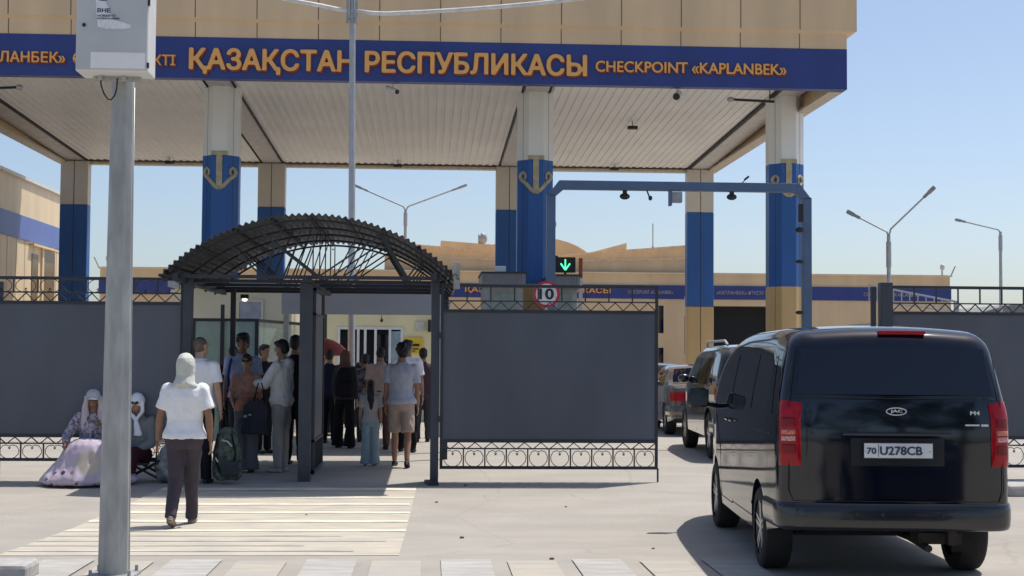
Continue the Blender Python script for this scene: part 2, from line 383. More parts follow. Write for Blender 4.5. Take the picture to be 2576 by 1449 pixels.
# columns
def octo(x, y, r, z0, z1):
    q = r/cos(pi/8); return MB().prism([(x+q*cos(pi/8+k*pi/4), y+q*sin(pi/8+k*pi/4)) for k in range(8)], 'z', z0, z1)
orn = mat('ornament_cream', (.50, .44, .28), .5)
def front_col(x, label, lower=True):
    r = .52; y = 43.02
    t = thing('canopy_column', (x, y, .17), label, 'column', 'columns carrying the checkpoint canopy')
    octo(x, y, r, .17, 3.87).build('yellow_cladding', beige_o, t)
    octo(x, y, r, 3.87, 7.50).build('blue_cladding', blue, t)
    octo(x, y, r, 7.50, 9.54).build('grey_cladding', greycl, t)
    sm2 = MB()
    for k in range(0, 8, 2):
        a = pi/4*k+pi/4; 
        for da in (0,):
            cx_, cy_ = x+(r+.002)*cos(a), y+(r+.002)*sin(a); sm2.tube([(cx_, cy_, .2), (cx_, cy_, 9.5)], .0045, 4)
    sm2.tube([(x-.2, y-r, 7.5), (x+.2, y-r, 7.5)], .012, 4)
    sm2.build('panel_seams', greydark, t)
    # hooked ornament: stem in the middle, two arms rising and curling inwards, laid on the facets
    def on(u, z):
        hf = r*math.tan(pi/8)
        if abs(u) <= hf: return (x+u, y-r-.02, z)
        s = abs(u)-hf; sg = 1 if u > 0 else -1; return (x+sg*(hf+s*.707), y-r-.02+s*.707, z)
    o = MB()
    o.obox(on(0, 7.62), on(0, 6.62), .04, .17, (1, 0, 0)) if False else o.box(x-.085, x+.085, y-r-.035, y-r-.002, 6.6, 7.60)
    o.box(x-.24, x+.24, y-r-.03, y-r-.001, 7.50, 7.62)
    for sg in (-1, 1):
        pts = [(0, 6.53), (.12, 6.6), (.25, 6.74), (.37, 6.84), (.5, 6.93), (.54, 7.02), (.50, 7.10), (.42, 7.14), (.34, 7.08), (.33, 6.98), (.38, 6.94)]
        o.tube([on(sg*u, z) for u, z in pts], [.06]*6+[.05, .045, .04, .035, .03], 6)
    o.build('ornament', orn, t)
    return t
beige_o = cladding('ochre_cladding', (.66, .44, .19))
front_col(-6.03, 'blue column with cream hook ornament, standing behind the arched shelter')
front_col(3.1, 'blue hook-ornamented column beside the left leg of the vehicle portal')
front_col(10.55, 'blue and ochre hook-ornamented column beside the right leg of the vehicle portal')
def rear_col(x, label):
    t = thing('canopy_column', (x, 57, .17), label, 'column', 'columns carrying the checkpoint canopy')
    for n_, m_, z0, z1 in (('yellow_cladding', beige_o, .17, 3.75), ('blue_cladding', blue, 3.75, 7.42), ('grey_cladding', mat('rear_column_grey', (.68, .62, .53), .45, 0, .05, .6), 7.42, 9.1)):
        MB().box(x-.52, x+.52, 56.5, 57.04, z0, z1).build(n_, m_, t, bevel=.03)
    MB().box(x-.012, x+.012, 56.494, 56.505, .2, 9.1).build('panel_seams', greydark, t)
rear_col(-13.47, 'square rear column at far left, in front of the long beige building')
rear_col(-6.03, 'square rear column seen just right of the ornamented column above the shelter')
rear_col(3.1, 'square rear column half hidden behind the ornamented column by the speed sign')
rear_col(10.55, 'square blue and ochre rear column seen through the vehicle portal')
# camera and lights under the canopy
def cctv(x, y, z, label, d=(0, -1, -.2), s=1.0, body=white_metal, hang=.25):
    t = thing('security_camera', (x, y, z), label, 'camera', 'security cameras')
    d = Vector(d).normalized(); c = Vector((x, y, z))
    MB().tube([c-d*.16*s, c+d*.10*s], .06*s, 10).ell(c-d*.16*s, .06*s, 10, 6).build('housing', body, t, auto=True)
    MB().tube([c+d*.10*s, c+d*.13*s], .05*s, 10).build('lens', black_pl, t)
    MB().tube([c+Vector((0, 0, .04*s)), c+Vector((0, 0, hang))], .018*s, 6).build('bracket', body, t)
cctv(7.3-.55, 39.6, 8.92, 'white round security camera under the blue fascia, left of the right corner', (-.3, -1, -.3), 1.9, hang=.5)
cctv(-1.0, 39.7, 8.95, 'small pale camera under the fascia near the lamp post', (.8, -.6, -.4), 1.3, hang=.45)
def spotl(x, y, z, label):
    t = thing('floodlight', (x, y, z), label, 'light', 'dark fittings fixed to the canopy soffit')
    MB().box(x-.16, x+.16, y-.1, y+.1, z-.06, z+.04).build('housing', black_pl, t, bevel=.01)
    MB().box(x-.02, x+.02, y-.02, y+.02, z+.04, z_(y)+.02).build('bracket', galv2, t)
spotl(6.55, 47, 9.2, 'dark light fitting on the soffit between the two right-hand front columns')
spotl(7.1, 55.9, 9.0, 'small dark fitting on the rear edge of the soffit above the portal')
spotl(-1.2, 55.9, 9.0, 'small dark fitting on the rear edge of the soffit, middle of the canopy')
spotl(-9.8, 55.9, 9.0, 'small dark fitting on the rear edge of the soffit, above the electrical box pole')
def barl(x0, x1, y, z, label):
    t = thing('linear_light', ((x0+x1)/2, y, z), label, 'light', 'linear lights under the fascia')
    MB().obox((x0, y, z), (x1, y-.1, z-.06), .08, .06).build('tube_housing', black_pl, t)
    MB().ell((x0, y, z), (.11, .07, .08), 10, 6).build('end_cap', galv2, t)
    MB().tube([(x1-.1, y, z), (x1-.1, y, z+.5)], .015, 6).build('bracket', black_pl, t)
barl(8.35, 9.55, 40.2, 8.95, 'long dark light bar under the fascia beside the right column')
barl(-11.1, -11.9, 40.2, 8.95, 'dark light bar under the fascia at the far left')

# ------------------------------------------------------------------ buildings
lb = thing('long_building', (-20, 56, .17), 'long beige building with blue band beyond the left fence', 'building')
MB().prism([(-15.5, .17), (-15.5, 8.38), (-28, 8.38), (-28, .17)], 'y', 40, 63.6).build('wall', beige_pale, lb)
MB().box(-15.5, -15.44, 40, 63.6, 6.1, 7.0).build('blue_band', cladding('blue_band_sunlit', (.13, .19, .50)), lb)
MB().box(-28.1, -15.38, 39.9, 63.7, 8.38, 8.50).build('parapet_cap', white_metal, lb)
wn = MB().box(-15.5, -15.47, 58.4, 59.3, 2, 5.66).box(-15.5, -15.47, 60.0, 61.9, 2, 5.9)
wn.build('window', mat('bronze_glazing', (.22, .15, .07), .3), lb)
MB().box(-15.5, -15.42, 59.75, 60.0, 2, 6.0).box(-15.5, -15.3, 58.0, 61.9, 5.95, 6.03).build('window_frame', beige_pale, lb)
sm3 = MB()
for k in range(20): sm3.box(-15.505, -15.493, 40.6+k*1.2, 40.62+k*1.2, .3, 6.1)
sm3.build('panel_seams', mat('seam_brown', (.35, .22, .12), .7), lb)

fb = thing('terminal_building', (5.6, 86, .17), 'low beige terminal building with blue lettered band and winged roof, beyond the canopy', 'building')
Yf = 80
fw_ = MB().box(-17.6, 15.4, Yf, 98, .17, 5.0).box(19.7, 28.9, Yf, 98, .17, 5.0).box(15.4, 19.7, Yf, 98, 4.62, 5.0).box(15.4, 19.7, 86, 98, .17, 4.62)
fw_.box(-17.6, 28.9, Yf, 98, 5.0, 6.36)
fw_.build('wall', beige, fb)
MB().box(-17.65, 28.95, Yf-.08, Yf, 4.97, 5.72).build('blue_band', blue_sign, fb)
MB().box(-17.7, 29.0, Yf-.12, 98.1, 6.34, 6.42).build('parapet_cap', beige_pale, fb)
MB().box(15.4, 19.7, Yf+1.2, Yf+1.3, .17, 4.62).build('gate_opening', dark_m, fb)
MB().box(-17.5, 28.8, Yf+.05, 98, 6.425, 6.44).build('bounce_cut_deck', mat('bounce_cut_grey', (.14, .14, .14), .9), fb)  # unseen grey slab added to cut warm bounce onto the winged roof
wg = MB()
wg.prism([(-2.4, 6.36), (14.45, 6.36), (14.45, 7.25), (6.9, 7.0), (3.6, 7.08), (-2.4, 7.3)], 'y', Yf+.6, 92)
wg.prism([(-1.6, 7.0), (14.4, 7.0), (14.4, 8.0), (11.1, 7.76), (6.9, 7.36), (3.6, 7.54), (.68, 7.84), (-1.6, 7.95)], 'y', Yf+1.4, 92)
wg.prism([(.68, 7.5), (3.9, 7.3), (3.9, 8.0), (.68, 8.22)], 'y', Yf+2.2, 91)
wg.prism([(8.9, 7.3), (11.14, 7.5), (11.14, 8.2), (8.95, 7.6)], 'y', Yf+2.2, 91)
hump = [(3.2, 7.2)]+[(6.0+3.4*cos(a), 6.9+1.65*sin(a)) for a in [pi*.95-k*pi*.9/14 for k in range(15)]]+[(9.3, 7.2)]
wg.prism(hump, 'y', Yf+3, 90)
wg.build('winged_roof', beige, fb)
tr = MB()
for p0, p1, y in (((-2.4, 7.3), (3.6, 7.08), .6), ((3.6, 7.08), (6.9, 7.0), .6), ((6.9, 7.0), (14.45, 7.25), .6), ((-1.6, 7.95), (3.6, 7.54), 1.4), ((3.6, 7.54), (6.9, 7.36), 1.4), ((6.9, 7.36), (14.4, 8.0), 1.4)):
    tr.obox((p0[0], Yf+y-.03, p0[1]), (p1[0], Yf+y-.03, p1[1]), .1, .1)
tr.build('roof_trim', mat('cream_trim', (.78, .62, .42), .5), fb)
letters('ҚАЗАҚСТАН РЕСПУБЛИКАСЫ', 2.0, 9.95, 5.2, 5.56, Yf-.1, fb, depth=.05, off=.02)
wt = mat('faded_letter', (.38, .34, .42), .6)
letters('CHECKPOINT «KAPLANBEK»', 10.9, 13.4, 5.24, 5.44, Yf-.1, fb, face=wt, side=blue_sign, depth=.03, off=.0)
letters('«КАПЛАНБЕК» ӨТКІЗУ ПУНКТІ', 15.8, 19.4, 5.24, 5.46, Yf-.1, fb, face=wt, side=blue_sign, depth=.03, off=.0)
letters('CHECKPOINT «KAPLANBEK»', 24.0, 27.2, 5.22, 5.42, Yf-.1, fb, face=wt, side=blue_sign, depth=.03, off=.0)
fwn = MB()
for x, z0, z1 in ((12.75, 3.1, 4.6), (12.75, .9, 2.3), (14.6, 2.9, 4.4), (-9, 2.6, 4.3), (-6, 2.6, 4.3)):
    fwn.box(x-.14 if x > 0 else x-.6, x+.14 if x > 0 else x+.6, Yf-.02, Yf+.05, z0, z1)
fwn.build('window', glassdark, fb)
# roof equipment
for x, y, zz, s, lab in ((3.1, 84, 8.0, .9, 'grey dish-shaped ventilator on the terminal roof left of the blue column'), (7.05, 83, 8.9, .7, 'small grey loudspeaker box on the terminal roof by the portal leg')):
    t = thing('roof_ventilator', (x, y, zz), lab, 'ventilator')
    MB().tube([(x, y, zz), (x, y, zz+.35*s)], .05, 6).build('stem', galv2, t)
    MB().ell((x, y, zz+.55*s), (.28*s, .2*s, .38*s)).box(x-.3*s, x-.1*s, y-.1, y+.1, zz+.2*s, zz+.8*s).build('housing', galv, t, smooth=True)
tag(MB().tube([(12.6, 82, 7.8), (12.6, 82, 9.3)], .03, 6).tube([(12.6, 82, 7.8), (12.6, 82, 8.0)], .06, 6).build('roof_antenna', galv), 'thin vertical antenna on the right wing of the terminal roof', 'antenna')
for x, lab in ((-17.2, 'forked bracket camera on the left end of the terminal roof'), (28.5, 'forked bracket camera on the right end of the terminal roof')):
    t = thing('roof_camera', (x, Yf+.1, 6.42), lab, 'camera', 'cameras on the terminal roof ends')
    sg = 1 if x > 0 else -1
    MB().tube([(x, Yf+.1, 6.4), (x, Yf+.1, 6.75)], .04, 6).tube([(x+sg*.5, Yf+.1, 6.42), (x+sg*.75, Yf+.1, 6.95)], .035, 6).build('bracket', galv, t)
    MB().ell((x, Yf+.05, 6.88), (.13, .13, .2)).build('housing', white_metal, t)

# small ornamented pillar beyond the gate's right end
t = thing('ornamented_pillar', (13.75, 76, .17), 'short pillar with blue middle and hook ornament, standing by the terminal wall', 'pillar')
for z0, z1, m_ in ((.17, 1.95, beige_pale), (1.95, 3.95, blue), (3.95, 4.95, greycl)):
    octo(13.75, 76, .38, z0, z1).build({beige_pale: 'base_cladding', blue: 'blue_cladding', greycl: 'grey_cladding'}[m_], m_, t)
o = MB().box(13.70, 13.80, 75.57, 75.61, 3.15, 3.95)
for sg in (-1, 1): o.tube([(13.75+sg*u, 75.6+max(0, u-.15)*.7, z) for u, z in ((0, 3.1), (.15, 3.25), (.3, 3.42), (.33, 3.55), (.24, 3.6), (.19, 3.5))], .035, 6)
o.build('ornament', mat('ornament_pale', (.7, .7, .66), .5), t)

# arched hangar far right, seen through the fence top
def hangar():
    t = thing('grey_hangar', (40, 100, .17), 'grey arched hangar roof far behind the right fence', 'building')
    pts = [(32+k*1.4, .17+5.6*sin(min(1, (k+1.5)/9)*pi/2)) for k in range(16)]
    MB().prism([(32, .17)]+pts+[(pts[-1][0], .17)], 'y', 100, 118).build('roof', mat('weathered_roof', (.24, .25, .25), .8), t)
hangar()
# white lattice carport to the left of the hangar
t = thing('lattice_shed', (24, 70, .17), 'pale lattice roof truss sloping down behind the right fence post', 'shed')
l = MB(); A = (21.3, 70, 5.35); B_ = (25.7, 70, 4.55)
l.obox(A, B_, .08, .09).obox((21.3, 70, 4.6), (25.7, 70, 4.05), .07, .07)
for k in range(12):
    a = k/11; xq = 21.3+4.4*a; l.obox((xq, 70, 4.6-.55*a), (xq, 70, 5.35-.8*a), .045, .045)
l.build('truss', galv2, t); MB().box(25.5, 25.7, 69.9, 70.1, .17, 4.6).box(21.4, 21.6, 69.9, 70.1, .17, 5.2).build('post', galv, t)
# white truck-like cabin right of the gantry
t = thing('white_cabin', (20.2, 62, .17), 'small pale metal cabin in front of the terminal, left of the right fence post', 'cabin')
MB().box(19.0, 21.4, 62, 65, .17, 3.2).build('walls', white_metal, t, bevel=.05); MB().box(19.3, 19.8, 61.96, 62.0, 2.0, 2.8).build('window', glassdark, t)
MB().box(18.9, 21.5, 61.9, 65.1, 3.2, 3.3).build('roof', galv2, t)

# ------------------------------------------------------------------ vehicle portal (gantry)
portal = mat('portal_blue_grey', (.085, .145, .25), .45, .1, .08, 2)
t = thing('vehicle_portal', (6.2, 36, .17), 'blue-grey square steel portal frame over the vehicle lane', 'portal')
ga = MB()
P_ = [(3.0, 5.72), (3.3, 6.0), (9.05, 6.0), (9.38, 5.72)]
ga.box(2.89, 3.11, 35.9, 36.12, .17, 5.76); ga.box(9.27, 9.49, 35.9, 36.12, .17, 5.76)
ga.prism([(2.89, 5.72), (3.11, 5.72), (3.31, 5.89), (3.2, 6.115)], 'y', 35.9, 36.12)
ga.prism([(9.49, 5.72), (9.27, 5.72), (9.05, 5.89), (9.18, 6.115)], 'y', 35.9, 36.12)
ga.box(3.2, 9.18, 35.903, 36.117, 5.89, 6.113)
ga.build('frame', portal, t, bevel=.012)
MB().box(2.7, 3.3, 35.7, 36.3, .17, .2).box(9.1, 9.7, 35.7, 36.3, .17, .2).build('base_plate', galv, t)
for i, (x, z, sz, lab) in enumerate(((4.83, 5.74, 1.3, 'first dark dome camera under the portal beam'), (8.0-.55+.05, 5.76, 1.3, 'dark dome camera under the right half of the portal beam'))):
    c = thing('dome_camera', (x, 36, z), lab, 'camera', 'cameras hanging from the portal')
    MB().box(x-.05, x+.05, 35.95, 36.05, z+.02, 5.89).build('bracket', black_pl, c); MB().ell((x, 36, z), (.13, .1, .08)).build('dome', black_pl, c, smooth=True)
c = thing('small_camera', (5.42, 36, 5.72), 'thin bracket camera under the portal beam left of the sensor box', 'camera', 'cameras hanging from the portal')
MB().tube([(5.38, 36, 5.89), (5.44, 36, 5.74)], .02, 6).ell((5.46, 35.95, 5.70), (.05, .09, .06)).build('housing', black_pl, c)
c = thing('sensor_box', (6.1, 36, 5.72), 'square grey sensor box hanging in the middle of the portal beam', 'sensor')
MB().box(5.97, 6.25, 35.9, 36.1, 5.6, 5.86).build('housing', mat('sensor_grey', (.3, .33, .36), .5), c, bevel=.01); MB().box(5.93, 5.99, 35.88, 36.12, 5.52, 5.89).build('bracket', portal, c)
c = thing('antenna', (7.82, 36, 6.12), 'short tilted antenna on top of the portal beam', 'antenna')
MB().tube([(7.74, 36, 6.10), (7.92, 36, 6.26)], .012, 5).obox((7.82, 36, 6.19), (7.93, 36, 6.28), .05, .05).build('rod', black_pl, c)
for z, lab, n_ in ((4.95, 'upper round dark camera on the right portal leg', 'leg_camera'), (4.16, 'small dark camera halfway up the right portal leg', 'leg_camera'), (2.9, 'lowest dark camera on the right portal leg', 'leg_camera')):
    c = thing(n_, (9.2, 35.95, z), lab, 'camera', 'cameras on the right portal leg')
    MB().ell((9.16, 35.85, z), (.10, .12, .07 if z > 4.5 else .05)).build('housing', black_pl, c, smooth=True); MB().box(9.2, 9.27, 35.92, 35.98, z-.03, z+.03).build('bracket', black_pl, c)
c = thing('strip_light', (9.2, 35.9, 5.4), 'vertical black strip reader at the top of the right portal leg', 'reader')
MB().box(9.16, 9.26, 35.88, 35.98, 5.15, 5.6).build('housing', black_pl, c, bevel=.01)

# ------------------------------------------------------------------ street furniture behind the gate
t = thing('speed_limit_sign', (2.86, 35.5, .17), 'round white speed limit sign with red ring reading 10, above the sliding gate', 'sign')
d = MB().prism([(2.86+.322*cos(a), 3.28+.322*sin(a)) for a in [2*pi*k/40 for k in range(40)]], 'y', 35.47, 35.5)
d.build('plate', platem, t)
rg = MB(); n = 40
vs = []
for k in range(n):
    a = 2*pi*k/n
    for r, y in ((.322, 35.455), (.262, 35.455)): vs.append((2.86+r*cos(a), y, 3.28+r*sin(a)))
    for r, y in ((.322, 35.47), (.262, 35.47)): vs.append((2.86+r*cos(a), y, 3.28+r*sin(a)))
fs = []
for k in range(n):
    q = (k+1) % n; fs += [(4*k, 4*q, 4*q+1, 4*k+1), (4*k, 4*k+2, 4*q+2, 4*q), (4*k+1, 4*q+1, 4*q+3, 4*k+3)]
rg.add(vs, fs).build('red_ring', mat('sign_red', (.5, .02, .04), .4), t)
shift(text_mb('10', .36, .27, .01, .03), (2.86, 35.462, 3.15)).build('number', black_pl, t)
MB().tube([(2.86, 35.56, .17), (2.86, 35.56, 3.3)], .03, 8).build('pole', galv, t)
t = thing('lane_signal', (3.83, 41, 4.0), 'black lane signal box showing a lit green down arrow', 'signal')
MB().box(3.54, 4.12, 41, 41.12, 4.13, 4.56).box(3.5, 3.62, 40.95, 41.1, 4.5, 4.6).build('housing', black_pl, t, bevel=.01)
gr = mat('green_led', (.05, .9, .45), .5, emit=((.12, 1, .5), 1.6), var=0)
ar = MB().obox((3.83, 40.99, 4.2), (3.83, 40.99, 4.5), .02, .035, (1, 0, 0))
for sg in (-1, 1): ar.obox((3.83, 40.985, 4.2), (3.83+sg*.13, 40.985, 4.38), .015, .04, (0, 0, 1))
ar.build('arrow', gr, t)
MB().box(3.8, 3.86, 41.0, 41.06, 3.95, 4.13).build('bracket', black_pl, t)
ribbed = mat('ribbed_grey_steel', (.26, .26, .27), .5, .1, .08, 4)
def kiosk(x0, x1, y, ztop, label):
    t = thing('inspection_booth', ((x0+x1)/2, y+1, .17), label, 'booth', 'inspection booths under the canopy')
    MB().box(x0+.05, x1-.05, y+.3, y+2.4, .17, ztop-.33).build('walls', mat('booth_grey', (.42, .42, .41), .6), t)
    r = MB().box(x0, x1, y+.03, y+2.6, ztop-.34, ztop)
    k = x0+.02
    while k < x1-.04: r.box(k, k+.035, y, y+.03, ztop-.34, ztop); k += .07
    r.build('ribbed_fascia', ribbed, t)
    MB().box(x0+.25, x1-.2, y+.27, y+.3, 2.6, 3.5).build('window', mat('booth_window', (.30, .34, .30), .15, spec=.7), t)
    MB().box(x0-.03, x1+.03, y-.03, y+2.65, ztop, ztop+.05).build('roof_edge', iron, t)
kiosk(1.45, 2.62, 39.5, 4.0, 'left inspection booth with ribbed grey fascia, behind the sliding gate')
kiosk(3.3, 4.1, 39.6, 3.95, 'narrow inspection booth with ribbed grey fascia, below the lane signal')
tag(MB().box(1.8, 2.1, 39.8, 40.0, 4.05, 4.22).build('roof_box', white_metal, bevel=.01), 'small white box on top of the left inspection booth', 'box')
t = thing('barrier_post', (4.2, 40.5, .17), 'red and white upright barrier post right of the lane signal', 'post')
MB().box(4.16, 4.26, 40.45, 40.55, 3.95, 4.5).build('red_part', mat('barrier_red', (.45, .06, .04), .5), t); MB().box(4.16, 4.26, 40.45, 40.55, .17, 3.95).build('white_part', white_metal, t)

# lamps
def lamp_head(mb, p, d, l=.7, wdt=.26):
    p = Vector(p); d = Vector(d).normalized(); mb.obox(p-d*l*.1, p+d*l*.5, wdt*.8, .10).obox(p+d*l*.4, p+d*l, wdt, .13)
def lamp(x, y, zf, arms, label, r=.07, name='street_lamp', hl=.6):
    t = thing(name, (x, y, .17), label, 'street lamp', 'street lamps around the checkpoint')
    MB().tube([(x, y, .17), (x, y, zf-.6), (x, y, zf)], [r*1.5, r*1.1, r], 10).tube([(x, y, zf-1.0), (x, y, zf-.2)], r*1.45, 10).build('pole', galv2, t, auto=True)
    for (ax, ay, az_) in arms:
        p1 = Vector((x+ax, y+ay, zf+az_)); p0 = Vector((x, y, zf-.05)); k = Vector((x+ax*.06, y+ay*.06, zf+.14*abs(az_)+.03))
        d = (p1-k).normalized()
        MB().tube([p0, k, p1], r*.55, 8).build('arm', galv2, t)
        h = MB(); lamp_head(h, p1, d, hl, hl*.42); h.build('lamp_head', mat('lamp_grey', (.33, .34, .35), .5), t, bevel=.02)
lamp(-1.43, 90, 10.7, [(-2.4, 0, 1.15), (2.9, 0, 1.25)], 'far double-armed street lamp rising behind the shelter roof', .085, hl=.9)
lamp(14.32, 45, 5.62, [(-.85, .3, .58), (1.05, -.3, 1.2)], 'double-armed street lamp right of the canopy', .055, hl=.42)
lamp(29.8, 75, 8.45, [(-1.9, 0, .5)], 'single-armed street lamp at the far right', .07, hl=.5)

# slim lamp post with slack cables in front of the canopy
t = thing('slim_lamp_post', (-1.55, 30, .17), 'tall slim galvanised post rising through the middle in front of the canopy', 'post')
MB().tube([(-1.53, 30, .17), (-1.60, 30, 8.4), (-1.62, 30, 10.0)], [.075, .062, .055], 12).build('pole', galv2, t, auto=True)
MB().box(-1.72, -1.52, 29.92, 30.08, 8.65, 8.72).tube([(-1.70, 29.92, 8.55), (-1.70, 29.92, 9.3)], .03, 6).tube([(-1.52, 29.92, 8.55), (-1.52, 29.92, 9.3)], .03, 6).build('clamp', galv, t)
def cable(name, pts, r, label, m=cable_m):
    return tag(MB().tube(pts, r, 8).build(name, m, smooth=True), label, 'cable')
cable('overhead_cable', [(-1.72, 29.93, 8.80)]+[(-1.74-k*.55, 29.9-.1*k, 8.82+.055*k+.004*k*k) for k in range(1, 9)], .045, 'pale thick cable running up to the left from the slim post')
cable('overhead_cable', [(-1.52, 29.93, 8.80), (-1.2, 29.92, 8.765), (-.9, 29.92, 8.76)]+[(-.9+k*.75, 29.92, 8.76+.045*k+.0055*k*k) for k in range(1, 11)], .045, 'pale thick cable running up to the right from the slim post')

# ------------------------------------------------------------------ fences and gates
def ironband(mb, x0, x1, y, zs, zm, zr, cell, up_, hearts=True):
    """zigzag between sheet edge zs and mid rail zm, heart scrolls between mid rail zm and outer rail zr"""
    mb.box(x0, x1, y-.012, y+.012, min(zm, zm+.018), max(zm, zm+.018)); mb.box(x0, x1, y-.022, y+.022, zr-.02, zr+.02)
    n = max(1, round((x1-x0)/.21)); st = (x1-x0)/n
    for k in range(n):
        a = x0+k*st; lo, hi = (zs, zm) if up_ else (zs, zm)
        mb.obox((a, y, lo), (a+st/2, y, hi), .012, .022, (0, 1, 0)); mb.obox((a+st/2, y, hi), (a+st, y, lo), .012, .022, (0, 1, 0))
    n = max(1, round((x1-x0)/cell)); st = (x1-x0)/n; h = zr-zm
    for k in range(n+1): mb.box(x0+k*st-.009, x0+k*st+.009, y-.009, y+.009, min(zm, zr), max(zm, zr))
    for k in range(n if hearts else 0):
        c = x0+(k+.5)*st; w_ = st*.43
        for sg in (-1, 1):
            pts = [(.04, .16), (.10, .24), (.18, .20), (.22, .12), (.45, .07), (.75, .15), (.97, .40), (.92, .68), (.60, .90), (.25, 1.0), (0, 1.0)]
            pts = [(.10, .20), (.06, .32), (0, .30), (.0, .12), (.35, .05), (.72, .12), (.98, .38), (.94, .66), (.64, .88), (.3, .98), (0, 1.0)]
            mb.tube([(c+sg*w_*u, y, zm+h*(.02+v*.93)) for u, v in pts], .0055, 5, False)
def fence_panel(root, x0, x1, y, zb, z0, z1, zt, sheet=True, rails=True, sheetname='sheet', hearts=True):
    MB().box(x0, x1, y-.004, y+.004, z0, z1).build(sheetname, slate, root)
    f = MB()
    f.box(x0, x1, y-.02, y+.02, z1-.03, z1+.012).box(x0, x1, y-.02, y+.02, z0-.012, z0+.03)
    f.box(x0, x0+.035, y-.021, y+.021, zb, zt).box(x1-.035, x1, y-.021, y+.021, zb, zt)
    f.build('frame', iron, root)
    a = MB(); ironband(a, x0+.03, x1-.03, y, z1+.01, z1+.115, zt-.02, .305, True, hearts); a.build('upper_scrollwork', iron, root)
    a = MB(); ironband(a, x0+.03, x1-.03, y, z0-.01, z0-.10, zb+.02, .295, False); a.build('lower_scrollwork', iron, root)
Yg = 19.5
t = thing('metal_fence', (-5.5, Yg, .12), 'long dark slate sheet fence with scrollwork, left of the pedestrian gate', 'fence')
fence_panel(t, -7.9, -3.2, Yg, .37, .69, 2.44, 2.77)
MB().box(-7.98, -7.9, Yg-.04, Yg+.04, .1, 2.8).box(-5.6, -5.54, Yg+.02, Yg+.08, .1, 2.7).build('post', postm, t)
t = thing('sliding_gate', (1.6, 19.45, .12), 'dark slate sheet gate leaf with heart scrollwork, standing open beside the shelter', 'gate')
fence_panel(t, .17, 3.06, 19.45, .285, .645, 2.375, 2.72, hearts=False)
MB().box(3.05, 3.072, 19.44, 19.46, .12, .3).build('ground_bolt', iron, t)
MB().box(.13, .17, 19.42, 19.46, .9, .98).box(.13, .17, 19.42, 19.46, 2.0, 2.08).build('hinge', iron, t)
t = thing('metal_fence', (8, Yg, .12), 'dark slate sheet fence with scrollwork behind the black van', 'fence')
fence_panel(t, 6.22, 9.6, Yg, .32, .71, 2.40, 2.76, hearts=False)
MB().box(6.08, 6.24, Yg-.07, Yg+.09, .1, 2.80).build('post', postm, t, bevel=.008)
MB().box(5.96, 6.02, Yg-.03, Yg+.03, .1, 2.74).build('end_bar', iron, t)
# gate posts of the shelter
def post(x, y, w_, zt, label):
    return tag(MB().box(x-w_/2, x+w_/2, y-w_/2, y+w_/2, gz(y)-.02, zt).box(x-w_/2-.01, x+w_/2+.01, y-w_/2-.01, y+w_/2+.01, zt, zt+.02).build('gate_post', postm, bevel=.008), label, 'post')
post(-3.14, 19.5, .12, 2.76, 'dark left post of the pedestrian gate, behind the hooded man')
post(-1.60, 19.5, .16, 2.72, 'thick dark middle post of the pedestrian gate')
post(.10, 19.5, .11, 2.84, 'dark right post of the pedestrian gate at the sliding gate leaf')
tag(MB().obox((.03, 19.35, gz(19.4)+.015), (.1, 19.0, gz(19)+.02), .12, .05).build('post_foot', iron), 'small dark metal foot plate at the base of the right gate post', 'foot plate')
# open pedestrian gate leaf, swung inwards from the middle post
t = thing('gate_leaf', (-1.46, 19.6, .13), 'narrow dark gate leaf swung inwards from the middle post', 'gate')
lf = MB().box(-1.525, -1.48, 19.6, 19.64, .2, 2.66).box(-1.525, -1.48, 21.2, 21.24, .2, 2.66).box(-1.525, -1.48, 19.6, 21.24, 2.62, 2.66).box(-1.525, -1.48, 19.6, 21.24, .2, .25).box(-1.525, -1.48, 19.6, 21.24, .62, .65).box(-1.525, -1.48, 19.6, 21.24, 2.3, 2.33)
lf.build('frame', postm, t); MB().box(-1.508, -1.498, 19.64, 21.2, .65, 2.3).build('sheet', slate, t)
pb = MB()
for k in range(8): pb.box(-1.51, -1.495, 19.8+k*.19, 19.815+k*.19, .25, .62)
pb.build('bars', iron, t)

# ------------------------------------------------------------------ arched shelter
sh = thing('arched_shelter', (-1.5, 21, .14), 'dark arched shelter of corrugated sheet on steel trusses over the pedestrian gate', 'shelter')
cxs = -1.49; hw = 1.88; z0s = 2.74; rise = .80; y0s, y1s = 18.6, 23.3
R = (hw*hw+rise*rise)/(2*rise); zc = z0s+rise-R; amax = math.asin(hw/R)
def arc(a, dr=0): return (cxs+(R+dr)*sin(a), zc+(R+dr)*cos(a))
roof = MB(); N = 50*6; top_ = []; bot_ = []
for k in range(N+1):
    a = -amax+2*amax*k/N; ph = (k % 6)/6; dr = .018+.022*(1 if ph in (1/6, 2/6) else (.5 if ph in (0, 3/6) else -.6)); dr = .017*sin(2*pi*k/6)
    top_.append(arc(a, dr+.006)); bot_.append(arc(a, dr-.004))
vs = [(x, y, z) for (x, z) in top_ for y in (y0s, y1s)]+[(x, y, z) for (x, z) in bot_ for y in (y0s, y1s)]
m_ = (N+1)*2; fs = []
for k in range(N):
    a = 2*k; fs += [(a, a+1, a+3, a+2), (m_+a, m_+a+2, m_+a+3, m_+a+1), (a, a+2, m_+a+2, m_+a), (a+1, m_+a+1, m_+a+3, a+3)]
roof.add(vs, fs).build('corrugated_roof', corr, sh)
def arcbar(mb, y, dr, r, n=30, a0=-amax, a1=amax):
    pts = [arc(a0+(a1-a0)*k/n, dr) for k in range(n+1)]
    for p, q in zip(pts, pts[1:]): mb.obox((p[0], y, p[1]), (q[0], y, q[1]), r, r, (0, 1, 0))
